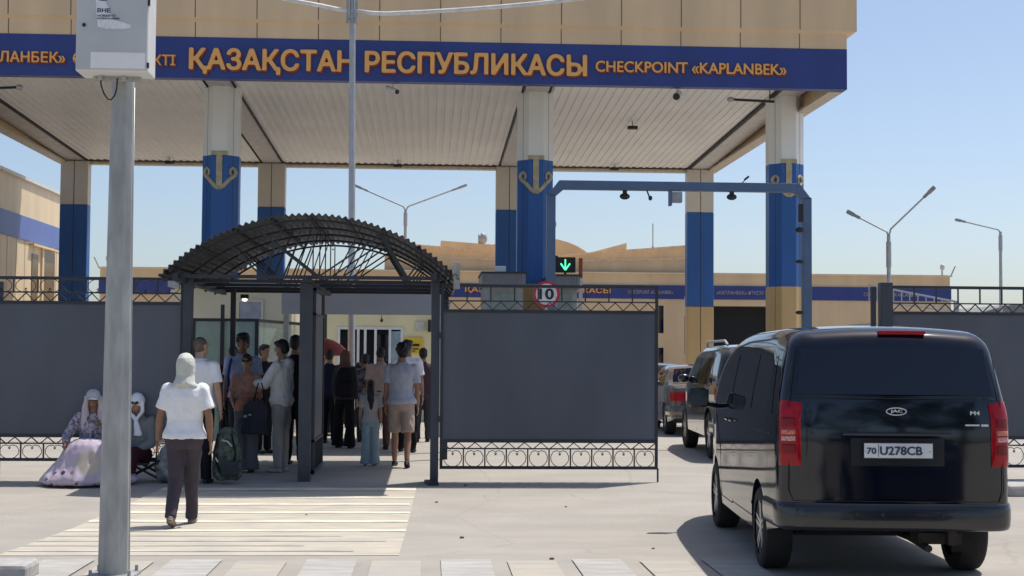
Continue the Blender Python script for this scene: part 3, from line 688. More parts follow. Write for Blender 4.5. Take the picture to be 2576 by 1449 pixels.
for y in (18.85, 20.0, 21.1, 22.2, 23.2):
    tr = MB(); arcbar(tr, y, -.05, .028)
    zb = 2.72
    tr.obox((cxs-hw*.96, y, zb+.04), (cxs+hw*.9, y, zb+.04), .045, .045)
    tr.build('roof_arch', iron, sh)
pu = MB()
for k in range(9):
    a = -amax*.93+k*amax*1.86/8; p = arc(a, -.035); pu.obox((p[0], y0s+.05, p[1]), (p[0], y1s-.05, p[1]), .03, .03)
pu.build('purlin', iron, sh)
# W-shaped truss webs and long slanted rods under the roof
def webline(y, xa, za, xb, zb2, s=.021): wb.obox((xa, y, za), (xb, y, zb2), s, s, (0, 1, 0))
for y in (18.85, 20.0, 21.1, 22.2, 23.2):
    wb = MB()
    webline(y, cxs-.02, z0s+rise-.10, cxs-1.25 if False else cxs+.0, z0s+rise-.12)
    zt = lambda x: zc+sqrt((R-.07)**2-(x-cxs)**2)
    zl = 2.76
    webline(y, cxs-1.1, zt(cxs-1.1), cxs-.62, zl); webline(y, cxs-.62, zl, cxs-.35, zt(cxs-.35)) 
    webline(y, cxs-.7, zt(cxs-.7), cxs+.08, zl, .032); webline(y, cxs+.02, zl, cxs+.02, zt(cxs+.02), .016); webline(y, cxs+.30, zl, cxs+.62, zt(cxs+.62), .016); webline(y, cxs-.32, zl, cxs-.10, zt(cxs-.10), .016)
    webline(y, cxs+.08, zl, cxs+.88, zt(cxs+.88)); webline(y, cxs+.88, zt(cxs+.88), cxs+1.22, zl, .04); webline(y, cxs+1.22, zl, cxs+1.42, zt(cxs+1.42))
    wb.build('truss_web', iron, sh)
MB().box(cxs-hw+.15, cxs-hw+.22, y0s+.1, y1s-.05, 2.70, 2.78).box(cxs+hw-.35, cxs+hw-.28, y0s+.1, y1s-.05, 2.74, 2.82).box(cxs-.1, cxs-.03, y0s+.1, y1s-.05, 2.70, 2.76).build('eaves_beam', iron, sh)
for x, y, w_ in ((-3.28+.25, 23.1, .07), (-2.83, 21.6, .07), (.28, 22.9, .08)):
    MB().box(x-w_/2, x+w_/2, y-w_/2, y+w_/2, .14, 2.74).build('support_post', iron, sh)
MB().box(.32, .40, 18.62, 18.7, 2.62, 2.95).build('gutter_end', galv, sh)
lt = thing('ceiling_lamp', (-2.95, 23.0, 2.6), 'small round lit lamp under the left side of the shelter roof', 'lamp')
MB().ell((-2.84, 23.0, 2.62), (.045, .045, .03)).build('lamp_shade', mat('lamp_glow', (.9, .9, .85), .4, emit=((1, .97, .85), 1.2)), lt)
MB().box(-2.9, -2.78, 22.95, 23.05, 2.64, 2.70).build('bracket', black_pl, lt)

# flat roofed awning behind the shelter and the booth with the door
aw = thing('flat_awning', (-1, 26.6, .17), 'flat awning with plain grey fascia panel between the shelter and the yellow booth', 'awning')
gp = mat('awning_grey', (.37, .39, .44), .45, 0, .04, 1.5)
MB().box(-2.4, .34, 24.3, 24.36, 2.44, 2.80).build('fascia', gp, aw)
MB().box(-2.4, .34, 24.36, 29.3, 2.70, 2.78).build('roof', gp, aw)
for x, y in ((-2.34, 24.5), (.26, 24.5), (.26, 29.1), (-2.34, 29.1)): MB().box(x-.04, x+.04, y-.04, y+.04, .17, 2.70).build('post', galv2, aw)
bo = thing('yellow_booth', (-1.1, 38, .17), 'pale yellow booth with glazed double door under the grey awning', 'booth')
yel = mat('pale_yellow_wall', (.78, .70, .42), .6, 0, .05, 1.5)
MB().box(-2.45, -2.19, 36, 40, .17, 3.0).box(-.60, .5, 36, 40, .17, 3.0).box(-2.19, -.60, 36, 40, 2.46, 3.0).build('wall', yel, bo)
MB().box(-2.5, .55, 35.9, 40.1, 3.0, 3.12).build('roof', gp, bo)
MB().box(-2.19, -.60, 36.3, 36.35, .17, 2.46).build('doorway', dark_m, bo)
dr = MB()
for x in (-2.19, -1.72, -1.55, -1.30, -.95, -.66): dr.box(x, x+.06, 35.97, 36.02, .17, 2.46)
dr.box(-2.19, -.60, 35.975, 36.015, 2.40, 2.46).box(-2.19, -1.49, 35.976, 36.014, .17, .3).build('door_frame', white_metal, bo)
MB().box(-.9, -.66, 35.99, 36.0, .9, 2.36).build('glass_pane', mat('pale_glass', (.30, .42, .50), .1, spec=.8, var=.2, vs=2), bo)
MB().box(-1.25, -.95, 35.995, 36.0, .4, 2.36).build('dark_pane', glassdark, bo)
cctv(-1.12, 35.8, 2.62, 'small black dome camera above the glazed door of the yellow booth', s=.6, body=black_pl, hang=.12)
t = thing('yellow_notice', (-.35, 35.96, 1.85), 'yellow notice with black print on the booth wall right of the door', 'notice')
MB().box(-.56, -.12, 35.96, 35.99, 1.83, 2.22).build('board', mat('notice_yellow', (.75, .5, .03), .5, var=.05), t)
nm = MB().obox((-.50, 35.95, 2.0), (-.38, 35.95, 2.02), .01, .09).box(-.36, -.2, 35.945, 35.955, 2.0, 2.06).box(-.36, -.22, 35.945, 35.955, 1.92, 1.95).box(-.52, -.30, 35.945, 35.955, 1.87, 1.89)
nm.build('print', black_pl, t)
tag(MB().box(-.30, -.08, 35.96, 35.99, 2.38, 2.60).build('paper_notice', mat('faded_paper', (.6, .6, .52), .7)), 'pale paper notice high on the booth wall', 'notice')
t = thing('wall_lamp', (.05, 35.9, 2.5), 'dark wall lamp at the right corner of the yellow booth', 'lamp')
MB().box(.0, .08, 35.85, 36.0, 2.35, 2.65).build('housing', black_pl, t, bevel=.02)

# beige security booth and glass screen on the left
bb = thing('security_booth', (-3.6, 30, .17), 'beige security booth with a grey door, seen through the left side of the shelter', 'booth')
cream = mat('cream_wall', (.66, .60, .44), .6, 0, .05, 1.2)
MB().box(-4.85, -2.62, 28.5, 32, .17, 3.05).build('wall', cream, bb)
MB().box(-4.95, -2.5, 28.3, 32.1, 3.05, 3.16).build('roof', gp, bb)
MB().box(-3.62, -3.20, 28.47, 28.5, .2, 2.78).build('door', mat('grey_door', (.36, .37, .43), .5), bb)
MB().box(-3.66, -3.62, 28.45, 28.5, .2, 2.82).box(-3.20, -3.16, 28.45, 28.5, .2, 2.82).box(-3.62, -3.20, 28.45, 28.5, 2.78, 2.82).build('door_frame', cream, bb)
MB().box(-4.3, -3.85, 28.46, 28.5, 1.0, 2.4).build('panel', mat('tan_panel', (.55, .42, .25), .6), bb)
bb2 = thing('beige_pillar', (-4.75, 27, .17), 'sunlit beige pillar just right of the left gate post', 'pillar')
MB().box(-4.72, -4.47, 27.2, 27.5, .17, 2.95).build('shaft', beige_pale, bb2); MB().box(-4.75, -4.44, 27.17, 27.53, .17, .3).build('plinth', concrete, bb2)
gs = thing('glass_screen', (-2.9, 24.5, .17), 'greenish glass windbreak screen on dark posts inside the shelter', 'screen')
gl = mat('green_glass', (.30, .46, .42), .08, var=.05, alpha=.55, spec=.8)
MB().box(-3.95, -2.85, 24.78, 24.79, .4, 2.32).build('pane', gl, gs)
MB().add([(-2.85, 24.78, .4), (-2.2, 26.6, .4), (-2.2, 26.6, 2.3), (-2.85, 24.78, 2.32)], [(0, 1, 2, 3)]).build('pane', gl, gs)
MB().box(-3.97, -2.83, 24.76, 24.81, 2.32, 2.37).obox((-2.85, 24.78, 2.34), (-2.2, 26.6, 2.32), .04, .05).build('rail', iron, gs)
for x, y in ((-3.9, 24.78), (-3.42, 24.78), (-2.85, 24.78), (-2.2, 26.6)): MB().box(x-.03, x+.03, y-.03, y+.03, .17, 2.6 if x > -3.5 and x < -3 else 2.37).build('post', iron, gs)

# ------------------------------------------------------------------ foreground pole with electrical cabinet
pt = thing('utility_pole', (-2.48, 11.95, 0), 'tall tapered galvanised pole in the left foreground', 'pole')
po = MB(); rr = []
k8 = [(cos(pi/8+k*pi/4), sin(pi/8+k*pi/4)) for k in range(8)]
vs = []; fs = []
for z, r in ((0, .126), (1.2, .116), (3.0, .101), (6.5, .075)):
    for c_, s_ in k8: vs.append((-2.475-.018*0+r*c_, 11.95+r*s_, z))
for i in range(3):
    for j in range(8): fs.append((i*8+j, i*8+(j+1) % 8, (i+1)*8+(j+1) % 8, (i+1)*8+j))
po.add(vs, fs).build('shaft', galv, pt, bevel=.008)
MB().box(-2.66, -2.29, 11.77, 12.13, .0, .025).build('base_plate', galv, pt)
for dx in (-.15, .15):
    for dy in (-.15, .15): MB().tube([(-2.475+dx, 11.95+dy, .02), (-2.475+dx, 11.95+dy, .07)], .014, 6).build('anchor_bolt', galv, pt)
tag(MB().box(-2.40, -2.385, 11.83, 11.84, 1.95, 2.0).build('tag_plate', galv2, pt))
cb = thing('electrical_cabinet', (-2.5, 11.6, 3.9), 'pale grey electrical cabinet with torn sticker mounted on the foreground pole', 'cabinet')
cabm = mat('cabinet_grey', (.55, .575, .58), .45, 0, .06, 3)
cx0, cx1, cyf, cyb, cz0, cz1 = -2.755, -2.20, 11.5, 11.84, 3.965, 5.0
MB().box(cx0, cx1, cyf+.02, cyb, cz0, cz1).build('body', mat('cabinet_side', (.70, .70, .68), .4, 0, .05, 3), cb, bevel=.008)
MB().box(cx0+.004, cx1-.004, cyf, cyf+.018, cz0+.006, cz1).build('door', cabm, cb, bevel=.006)
MB().box(cx0+.12, cx1-.016, cyf-.003, cyf-.0005, cz0+.02, cz0+.145).build('white_label', mat('label_white', (.86, .86, .86), .5, 0, .03), cb)
MB().tube([(cx0+.065, cyf-.012, cz0+.355), (cx0+.065, cyf+.01, cz0+.355)], .014, 10).build('lock', black_pl, cb)
st = MB().add([(cx0+.15+a, cyf-.003, cz0+b_-.045) for a, b_ in ((0, .60), (.07, .60), (.10, .54), (.13, .45), (.20, .43), (.27, .41), (.28, .385), (.20, .372), (.08, .375), (.02, .39), (.008, .48))], [tuple(range(11))])
st.build('torn_sticker', mat('sticker_white', (.84, .85, .88), .5, var=.1, vs=20), cb)
MB().ell((cx0+.205, cyf-.004, cz0+.575), (.057, .002, .028), 20, 8).build('sticker_emblem', mat('sticker_blue', (.02, .03, .22), .4), cb)
for s_, w_, h_, z_o, x_o in (('ВНЕ', .10, .034, .505, .065), ('НОВАЯ ГІ', .14, .018, .472, .085), ('КОМПАНИЯ', .17, .014, .452, .10)):
    shift(text_mb(s_, w_, h_, .002, .012), (cx0+.15+x_o, cyf-.0045, cz0+z_o-.05)).build('sticker_text', mat('sticker_ink', (.03, .04, .12), .5), cb)
MB().box(cx1-.004, cx1+.010, cyf+.0, cyf+.03, cz0+.03, cz0+.07).box(cx1-.004, cx1+.010, cyf, cyf+.03, cz0+.52, cz0+.57).build('hinge', black_pl, cb)
MB().box(-2.66, -2.30, 11.72, 11.80, cz0-.03, cz0).tube([(-2.6, 11.7, cz0-.04), (-2.6, 11.7, cz0)], .02, 8).tube([(-2.42, 11.7, cz0-.04), (-2.42, 11.7, cz0)], .02, 8).build('underside_fittings', galv, cb)
tag(MB().tube([(-2.60, 11.7, cz0-.02), (-2.595, 11.7, cz0-.08), (-2.575, 11.71, cz0-.14), (-2.545, 11.71, cz0-.185), (-2.515, 11.71, cz0-.19), (-2.49, 11.71, cz0-.155), (-2.475, 11.71, cz0-.1), (-2.47, 11.7, cz0-.02)], .0065, 6).build('loop_cable', black_pl, smooth=True), 'thin black cable loop hanging under the cabinet on the pole', 'cable')
tag(MB().tube([(-2.478+.112, 11.86, 3.9), (-2.478+.118, 11.86, 2.5), (-2.478+.132, 11.86, 1.0), (-2.478+.142, 11.86, .03)], .006, 6).build('thin_conduit', galv2, smooth=True), 'thin pale cable running down the right edge of the foreground pole', 'cable')

# ------------------------------------------------------------------ vehicles
def interp(tab, t):
    if t <= tab[0][0]: return tab[0][1]
    for (a, b), (c, d) in zip(tab, tab[1:]):
        if t <= c: return b+(d-b)*(t-a)/(c-a)
    return tab[-1][1]
def sstep(t): t = max(0, min(1, t)); return t*t*(3-2*t)
RI = [(.30, 0), (.17, 0), (.115, .004), (.075, .014), (.04, .035), (.015, .07), (.004, .11), (0, .16)]
class Car:
    """body shell lofted from rear (y=0) to front (y=L); x to the right, z up"""
    def __init__(s, L, W, H, top, bot, plan, belt, tumble, rc=.14, lean=None, crown=.035, waist=.02):
        s.L, s.W, s.H, s.top, s.bot, s.plan, s.belt, s.tumble, s.rc, s.lean, s.crown, s.waist = L, W, H, top, bot, plan, belt, tumble, rc, lean or [(0, 0)], crown, waist
    def hw(s, y, z):
        b = s.W/2*interp(s.plan, y); t = 0
        if z > s.belt: t = s.tumble*((z-s.belt)/(s.H-s.belt))**1.25
        u = s.waist*((z-.75)/.5)**2 if z < .75 else 0
        return b-t-u
    def warp(s, p):
        x, y, z = p; f = 1-sstep(y/1.1)
        y += interp(s.lean, z)*f
        fr = s.L-y
        xx = x/(s.W/2)
        y += .05*(xx*xx)*f if f > 0 else 0
        return (x, y, z)
    def section(s, y, ins=0):
        zt = interp(s.top, y)-ins*.8; zb = interp(s.bot, y)+ins*.5; pts = []
        rc = s.rc; K = 12; zs = zt-rc
        side = []
        for k in range(K+1):
            z = zb+(zs-zb)*k/K; side.append((max(.05, s.hw(y, z)-ins), z))
        xs = side[-1][0]; slope = (side[-1][0]-side[-2][0])/max(1e-4, side[-1][1]-side[-2][1])
        C = 6
        for k in range(1, C+1):
            a = pi/2*k/C; side.append((xs-rc*(1-cos(a))*1.0-(-slope)*rc*sin(a)*.6, zs+rc*sin(a)*(1-.0)))
        xr = side[-1][0]
        right = [(x, z) for x, z in side]
        roof = []
        for k in range(1, 8):
            u = xr*(1-2*k/8); roof.append((u, zt+s.crown*(1-(u/xr)**2)))
        out = right+roof+[(-x, z) for x, z in reversed(right)]
        return out
    def body(s, name, m, root, wheels, wr, ys):
        secs = [(y, ins) for ins, y in RI]+[(y, 0) for y in ys if y > .17]
        L_ = s.L
        secs += [(L_-.10, .015), (L_-.04, .05), (L_, .12), (L_, .3)]
        V = []; Fc = []; n = None
        for y, ins in secs:
            sec = s.section(min(y, L_-.001), ins); n = len(sec)
            V += [s.warp((x, y, z)) for x, z in sec]
        for i in range(len(secs)-1):
            for j in range(n-1): Fc.append((i*n+j, i*n+j+1, (i+1)*n+j+1, (i+1)*n+j))
            Fc.append((i*n+n-1, i*n, (i+1)*n, (i+1)*n+n-1))
        for base, rev in ((0, 0), ((len(secs)-1)*n, 1)):
            h = (n-1)//2
            for j in range(h):
                a, b_, c, d = base+j, base+j+1, base+n-2-j, base+n-1-j
                if b_ == c: q = (a, b_, d)
                else: q = (a, b_, c, d)
                if b_ > c: continue
                Fc.append(q if rev else q[::-1])
        b = MB(); b.add(V, Fc); o = b.build(name, m, None, local=True)
        fixnormals(o.data)
        cuts = []
        for wy in wheels:
            for sx in (-1, 1):
                c = MB(); nn = 36; c.prism([(wy+wr*1.17*cos(2*pi*k/nn), wr+wr*1.17*sin(2*pi*k/nn)) for k in range(nn)], 'x', sx*(s.W/2-.34), sx*(s.W/2+.2))
                k_ = c.build('cut', m); fixnormals(k_.data); cuts.append(k_)
                md = o.modifiers.new('b', 'BOOLEAN'); md.operation = 'DIFFERENCE'; md.object = k_; md.solver = 'EXACT'
        dg = bpy.context.evaluated_depsgraph_get(); dg.update()
        me = bpy.data.meshes.new_from_object(o.evaluated_get(dg)); o.modifiers.clear(); o.data = me; me.name = name
        for k_ in cuts: bpy.data.objects.remove(k_)
        me.polygons.foreach_set('use_smooth', [True]*len(me.polygons)); me.set_sharp_from_angle(angle=radians(40))
        o.parent = root; return o
    def sidept(s, sx, y, z, off): return s.warp((sx*(s.hw(y, z)+off), y, z))
    def quad_side(s, name, m, root, sx, c, off=.004, nu=10, nv=6, par=None):
        """c: four (y,z) corners: rear-bottom, front-bottom, front-top, rear-top"""
        V = []; Fc = []
        for j in range(nv+1):
            v = j/nv
            for i in range(nu+1):
                u = i/nu
                y = (c[0][0]*(1-u)+c[1][0]*u)*(1-v)+(c[3][0]*(1-u)+c[2][0]*u)*v
                z = (c[0][1]*(1-u)+c[1][1]*u)*(1-v)+(c[3][1]*(1-u)+c[2][1]*u)*v
                V.append(s.sidept(sx, y, z, off))
        for j in range(nv):
            for i in range(nu): Fc.append((j*(nu+1)+i, j*(nu+1)+i+1, (j+1)*(nu+1)+i+1, (j+1)*(nu+1)+i))
        o = MB().add(V, Fc).build(name, m, root, local=True); o.data.polygons.foreach_set('use_smooth', [True]*len(o.data.polygons)); return o
    def rearpt(s, x, z, off): return s.warp((x, -off, z))
    def cornerpt(s, sx, p, z, off):
        """p: path length index over RI reversed: 0 = on the side (y=.16), 7 = on the rear face"""
        R_ = RI[::-1]; i = int(min(p, 6.999)); f = p-i
        ins = R_[i][0]*(1-f)+R_[i+1][0]*f; y = R_[i][1]*(1-f)+R_[i+1][1]*f
        a = min(1, p/6)*pi/2
        return s.warp((sx*(s.hw(y, z)-ins+off*cos(a)), y-off*sin(a), z))
    def strip_side(s, mb, sx, pts, r=.004, off=.001): mb.tube([s.sidept(sx, y, z, off) for y, z in pts], r, 5)
def shell(grid, name, m, root, thick=.03):
    """closed slab from a grid of outer points and a grid of inner points"""
    pass
def wheel_part(root, x, y, r, wd, sx, tyre_m=rubber, rim_m=alloy):
    n = 36; prof = [(-wd/2, r*.66), (-wd/2, r*.90), (-wd/2+.02, r*.975), (-wd/2+.05, r), (0, r*1.003), (wd/2-.05, r), (wd/2-.02, r*.975), (wd/2, r*.90), (wd/2, r*.66)]
    V = []; Fc = []; k = len(prof)
    for i in range(n):
        a = 2*pi*i/n
        for px, pr in prof: V.append((x+px, y+pr*cos(a), r+pr*sin(a)))
    for i in range(n):
        q = (i+1) % n
        for j in range(k-1): Fc.append((i*k+j, i*k+j+1, q*k+j+1, q*k+j))
    for gx in (-.05, 0, .05): pass
    t = MB().add(V, Fc).build('wheel', tyre_m, root, local=True, auto=True)
    rm = MB(); xo = x+sx*(wd/2-.015)
    rm.prism([(y+r*.67*cos(2*pi*i/n), r+r*.67*sin(2*pi*i/n)) for i in range(n)], 'x', x-sx*wd*.3, x-sx*wd*.25)
    for i in range(n):
        a, b_ = 2*pi*i/n, 2*pi*(i+1)/n
        rm.add([(xx_, y+rr_*cos(q), r+rr_*sin(q)) for q in (a, b_) for xx_, rr_ in ((xo, r*.69), (xo, r*.62), (x-sx*wd*.3, r*.6))], [(0, 1, 4, 3), (1, 2, 5, 4)])
    for i in range(5):
        for da in (-.14, .14):
            a = 2*pi*i/5+.3; rm.obox((xo-sx*.02, y+.05*cos(a+da*3), r+.05*sin(a+da*3)), (xo-sx*.012, y+r*.64*cos(a+da), r+r*.64*sin(a+da)), .03, .035, (1, 0, 0))
    rm.tube([(xo-sx*.03, y, r), (xo, y, r)], .055, 12)
    rm.build('rim', rim_m, t, local=True)
    return t

def van():
    L, W, H = 5.1, 1.86, 2.03
    top = [(0, 1.965), (.25, 2.0), (1.0, 2.025), (2.6, 2.015), (3.25, 1.97), (3.7, 1.85), (4.3, 1.40), (4.5, 1.26), (4.9, 1.12), (5.1, .98)]
    bot = [(0, .45), (.5, .38), (1, .30), (4.2, .30), (5.1, .36)]
    plan = [(0, .975), (.6, 1.0), (2.5, 1.0), (4.0, .985), (4.6, .93), (5.1, .76)]
    c = Car(L, W, H, top, bot, plan, 1.30, .15, .16, lean=[(.3, -.02), (.6, 0), (1.2, .01), (1.45, .04), (2.0, .17)], crown=.03)
    root = thing('parked_van', (3.665, 11.33, 0), 'shiny black minivan seen from behind at right, with white plate U278CB', 'van', rz=radians(-4.0))
    # origin = middle of rear
    rw, fwy = 1.02, 3.98; wr = .345
    c.body('body', carblack, root, (rw, fwy), wr, [.22, .35, .5, .62, .68, .8, 1.0, 1.2, 1.36, 1.42, 1.7, 2.0, 2.4, 2.8, 3.1, 3.35, 3.55, 3.62, 3.75, 3.9, 4.05, 4.2, 4.33, 4.37, 4.5, 4.6, 4.75, 4.9])
    for wy in (rw, fwy):
        for sx in (-1, 1): wheel_part(root, sx*(W/2-.125), wy, wr, .235, sx)
    # arch liners, underside
    un = MB().box(-.8, .8, .3, 4.9, .42, .5).box(-.62, .62, .98, 1.1, .28, .42).tube([(-.75, 1.02, wr), (.75, 1.02, wr)], .05, 8)
    un.build('underbody', dark_m, root, local=True)
    ex = MB().tube([(.30, .22, .27), (.32, .9, .28), (.2, 1.8, .30)], .03, 8).box(.25, .6, .35, .62, .29, .38).box(.45, .52, .2, .3, .30, .44)
    ex.build('exhaust', mat('rusty_dark_steel', (.06, .05, .045), .7, .3), root, local=True)
    mf = MB()
    for sx in (1,): mf.box(sx*(W/2-.24)-.10, sx*(W/2-.24)+.10, .60, .63, .2, .52)
    mf.build('mud_flap', rubber, root, local=True)
    # side windows
    zb, zt = 1.33, 1.80
    for sx in (-1, 1):
        c.quad_side('side_window', glassdark, root, sx, [(.30, zb), (1.36, zb+.0), (1.36, zt), (.42, zt)], .003)
        c.quad_side('side_window', glassdark, root, sx, [(1.42, zb), (2.62, zb-.0), (2.62, zt), (1.42, zt)], .003)
        c.quad_side('front_window', glassdark, root, sx, [(2.70, zb), (3.95, zb-.02), (3.42, zt-.0), (2.70, zt)], .003)
        sl = MB()
        c.strip_side(sl, sx, [(1.40, .5), (1.40, 1.84)]); c.strip_side(sl, sx, [(2.66, .38), (2.66, 1.84)]); c.strip_side(sl, sx, [(1.42, .40), (2.64, .40)])
        c.strip_side(sl, sx, [(2.70, .38), (3.50, .38), (3.52, .85), (3.9, 1.2)]); c.strip_side(sl, sx, [(.35, 1.16), (1.38, 1.16)], .007)
        sl.build('door_seam', dark_m, root, local=True)
        dh = MB().tube([c.sidept(sx, 2.74, 1.18, .025), c.sidept(sx, 2.92, 1.18, .025)], .014, 6).tube([c.sidept(sx, 2.46, 1.18, .025), c.sidept(sx, 2.6, 1.18, .025)], .014, 6)
        dh.build('door_handle', chrome if sx > 5 else carblack, root, local=True)
    # windscreen
    ws = MB(); V = []
    for j in range(7):
        y = 3.72+.55*j/6; z = interp(c.top, y); 
        for i in range(9):
            u = -1+2*i/8; x = u*(c.hw(y, z)-.17); V.append((x, y+.004, z+c.crown*(1-u*u)+.006))
    ws.add(V, [(j*9+i, j*9+i+1, (j+1)*9+i+1, (j+1)*9+i) for j in range(6) for i in range(8)]).build('windscreen', glassdark, root, local=True, smooth=True)
    # rear glass
    def rear_patch(name, m, x0, x1, z0, z1, off, nx=14, nz=6, rnd=0, parent=root, taper=0):
        V = []
        for j in range(nz+1):
            z = z0+(z1-z0)*j/nz
            tt = taper*(z-z0)/(z1-z0)
            for i in range(nx+1):
                u = i/nx; x = (x0+tt)+((x1-tt)-(x0+tt))*u; V.append(c.rearpt(x, z, off))
        return MB().add(V, [(j*(nx+1)+i, j*(nx+1)+i+1, (j+1)*(nx+1)+i+1, (j+1)*(nx+1)+i) for j in range(nz) for i in range(nx)]).build(name, m, parent, local=True, smooth=True)
    rear_patch('rear_window', glassdark, -.76, .76, 1.49, 1.85, .004, taper=.04)
    # tailgate outline and creases
    sl = MB()
    pts = [(-.78, 1.87), (-.83, 1.4), (-.84, .74), (-.80, .66), (.80, .66), (.84, .74), (.83, 1.4), (.78, 1.87)]
    full = []
    for (a, b_), (d, e) in zip(pts, pts[1:]):
        for k in range(8): full.append(c.rearpt(a+(d-a)*k/8, b_+(e-b_)*k/8, -.002 if abs(a) < .81 else -.006))
    sl.tube(full, .004, 5)
    sl.tube([c.rearpt(-.78+1.56*k/14, 1.46, .0) for k in range(15)], .005, 5)
    sl.build('tailgate_seam', dark_m, root, local=True)
    # plate recess surround
    rc_ = MB(); rc_.tube([c.rearpt(-.42+.84*k/10, 1.185, .008) for k in range(11)], .014, 6); rc_.build('tailgate_handle', carblack, root, local=True)
    rear_patch('plate_recess', mat('plate_recess_black', (.010, .012, .018), .25, spec=.5), -.36, .37, .935, 1.15, .002, 6, 3)
    pl = thing_part('licence_plate', MB().box(-.26, .27, -.022, -.012, 1.0, 1.113), platem, root)
    fr = MB().box(-.27, .28, -.014, -.006, .99, 1.123); fr.build('plate_frame', black_pl, root, local=True)
    ink = mat('plate_ink', (.03, .04, .10), .5)
    tx = shift(text_mb('70', .075, .05, .004, .02), (-.205, -.0245, 1.03)); tx.build('plate_text', ink, pl, local=True)
    tx = shift(text_mb('U278CB', .33, .068, .004, .022), (.025, -.0245, 1.022)); tx.build('plate_text', ink, pl, local=True)
    MB().box(-.153, -.149, -.0235, -.022, 1.007, 1.106).box(-.252, -.246, -.0235, -.022, 1.048, 1.054).box(.245, .252, -.0235, -.022, 1.048, 1.056).build('plate_line', ink, pl, local=True)
    for p_ in (pl,): pass
    # emblem: oval ring with letters
    em = MB(); n = 32; a_, b_ = .078, .028; V = []; zc_ = 1.36; yy = c.rearpt(.0, zc_, .006)[1]
    em.tube([(a_*cos(2*pi*k/n), yy-.004, zc_+b_*sin(2*pi*k/n)) for k in range(n+1)], .0045, 5)
    em.add(*(lambda t_: (t_.v, t_.f))(shift(text_mb('JAC', .095, .030, .006, .02), (0, yy-.005, zc_-.015))))
    em.build('emblem', white_metal, root, local=True)
    bd = shift(text_mb('M4', .075, .032, .004, .01), (.62, c.rearpt(.62, 1.35, .006)[1], 1.335)); bd.build('badge', white_metal, root, local=True)
    bd = MB().box(.54, .65, c.rearpt(.6, 1.25, .008)[1]-.003, c.rearpt(.6, 1.25, .008)[1]+.01, 1.25, 1.262).box(.665, .72, c.rearpt(.66, 1.25, .008)[1]-.003, c.rearpt(.68, 1.25, .008)[1]+.01, 1.247, 1.263)
    bd.build('badge', white_metal, root, local=True)
    # high brake light and spoiler lip
    MB().box(-.10, .27, .16, .24, 1.965, 1.995).build('high_brake_light', redlamp, root, local=True, bevel=.006)
    # tail lights wrap the corners
    def corner_patch(name, m, sx, p0, p1, z0, z1, off, nu=8, nz=8, par=root, topcut=0):
        V = []
        for j in range(nz+1):
            v = j/nz
            for i in range(nu+1):
                p = p0+(p1-p0)*i/nu; zt_ = z1-topcut*(i/nu)**2
                z = z0+(zt_-z0)*v; V.append(c.cornerpt(sx, p, z, off*(.35 if i in (0, nu) or j in (0, nz) else 1)))
        fs_ = [(j*(nu+1)+i, j*(nu+1)+i+1, (j+1)*(nu+1)+i+1, (j+1)*(nu+1)+i) for j in range(nz) for i in range(nu)]
        return MB().add(V, fs_).build(name, m, par, local=True, smooth=True)
    for sx in (-1, 1):
        tl = corner_patch('tail_light', redlamp, sx, 2.0, 5.9, .93, 1.44, .018, topcut=.02)
        corner_patch('amber_segment', mat('amber_pink_lens', (.62, .22, .12), .15, coat=1, col2=(.45, .03, .03), vs=60), sx, 2.5, 5.4, 1.17, 1.215, .022, par=tl)
        corner_patch('clear_segment', mat('clear_pink_lens', (.70, .48, .46), .15, coat=1, col2=(.4, .08, .08), vs=70), sx, 2.5, 5.4, 1.12, 1.165, .022, par=tl)
        corner_patch('dark_segment', mat('dark_red_lens', (.22, .003, .01), .18, spec=.35), sx, 2.3, 5.6, 1.22, 1.32, .0205, par=tl)
        corner_patch('dark_segment', mat('dark_red_lens', (.22, .003, .01), .18, spec=.35), sx, 2.3, 5.6, 1.01, 1.11, .0205, par=tl)
        for zq in (1.325, 1.003):
            corner_patch('light_line', clearlamp, sx, 2.4, 5.5, zq, zq+.006, .023, nz=1, par=tl)
        # light reflector in the bumper
    # bumper: thick shell around the rear
    V = []; cols_ = []
    path = [('s', -1, y) for y in (.60, .45, .3, .2)]+[('c', -1, p) for p in (0, 1, 2, 3, 4, 5, 6)]+[('r', 0, x) for x in (-.7, -.5, -.3, -.1, .1, .3, .5, .7)]+[('c', 1, p) for p in (6, 5, 4, 3, 2, 1, 0)]+[('s', 1, y) for y in (.2, .3, .45, .60)]
    prof = [(.645, .0), (.64, .016), (.60, .024), (.53, .026), (.47, .022), (.44, .01), (.43, -.02)]
    for kind, sx, q in path:
        for z, off in prof:
            if kind == 's': V.append(c.sidept(sx, q, max(z, .0), off))
            elif kind == 'c': V.append(c.cornerpt(sx, q, z, off))
            else: V.append(c.rearpt(q, z, off))
    k = len(prof)
    MB().add(V, [(i*k+j, i*k+j+1, (i+1)*k+j+1, (i+1)*k+j) for i in range(len(path)-1) for j in range(k-1)]).build('rear_bumper', mat('bumper_black', (.012, .013, .018), .22, coat=.6), root, local=True, smooth=True)
    se = MB()
    for xx_ in (-.32, -.12, .35): se.tube([c.rearpt(xx_, .56, .030), c.rearpt(xx_, .56, .024)], .016, 10)
    se.build('parking_sensor', black_pl, root, local=True)
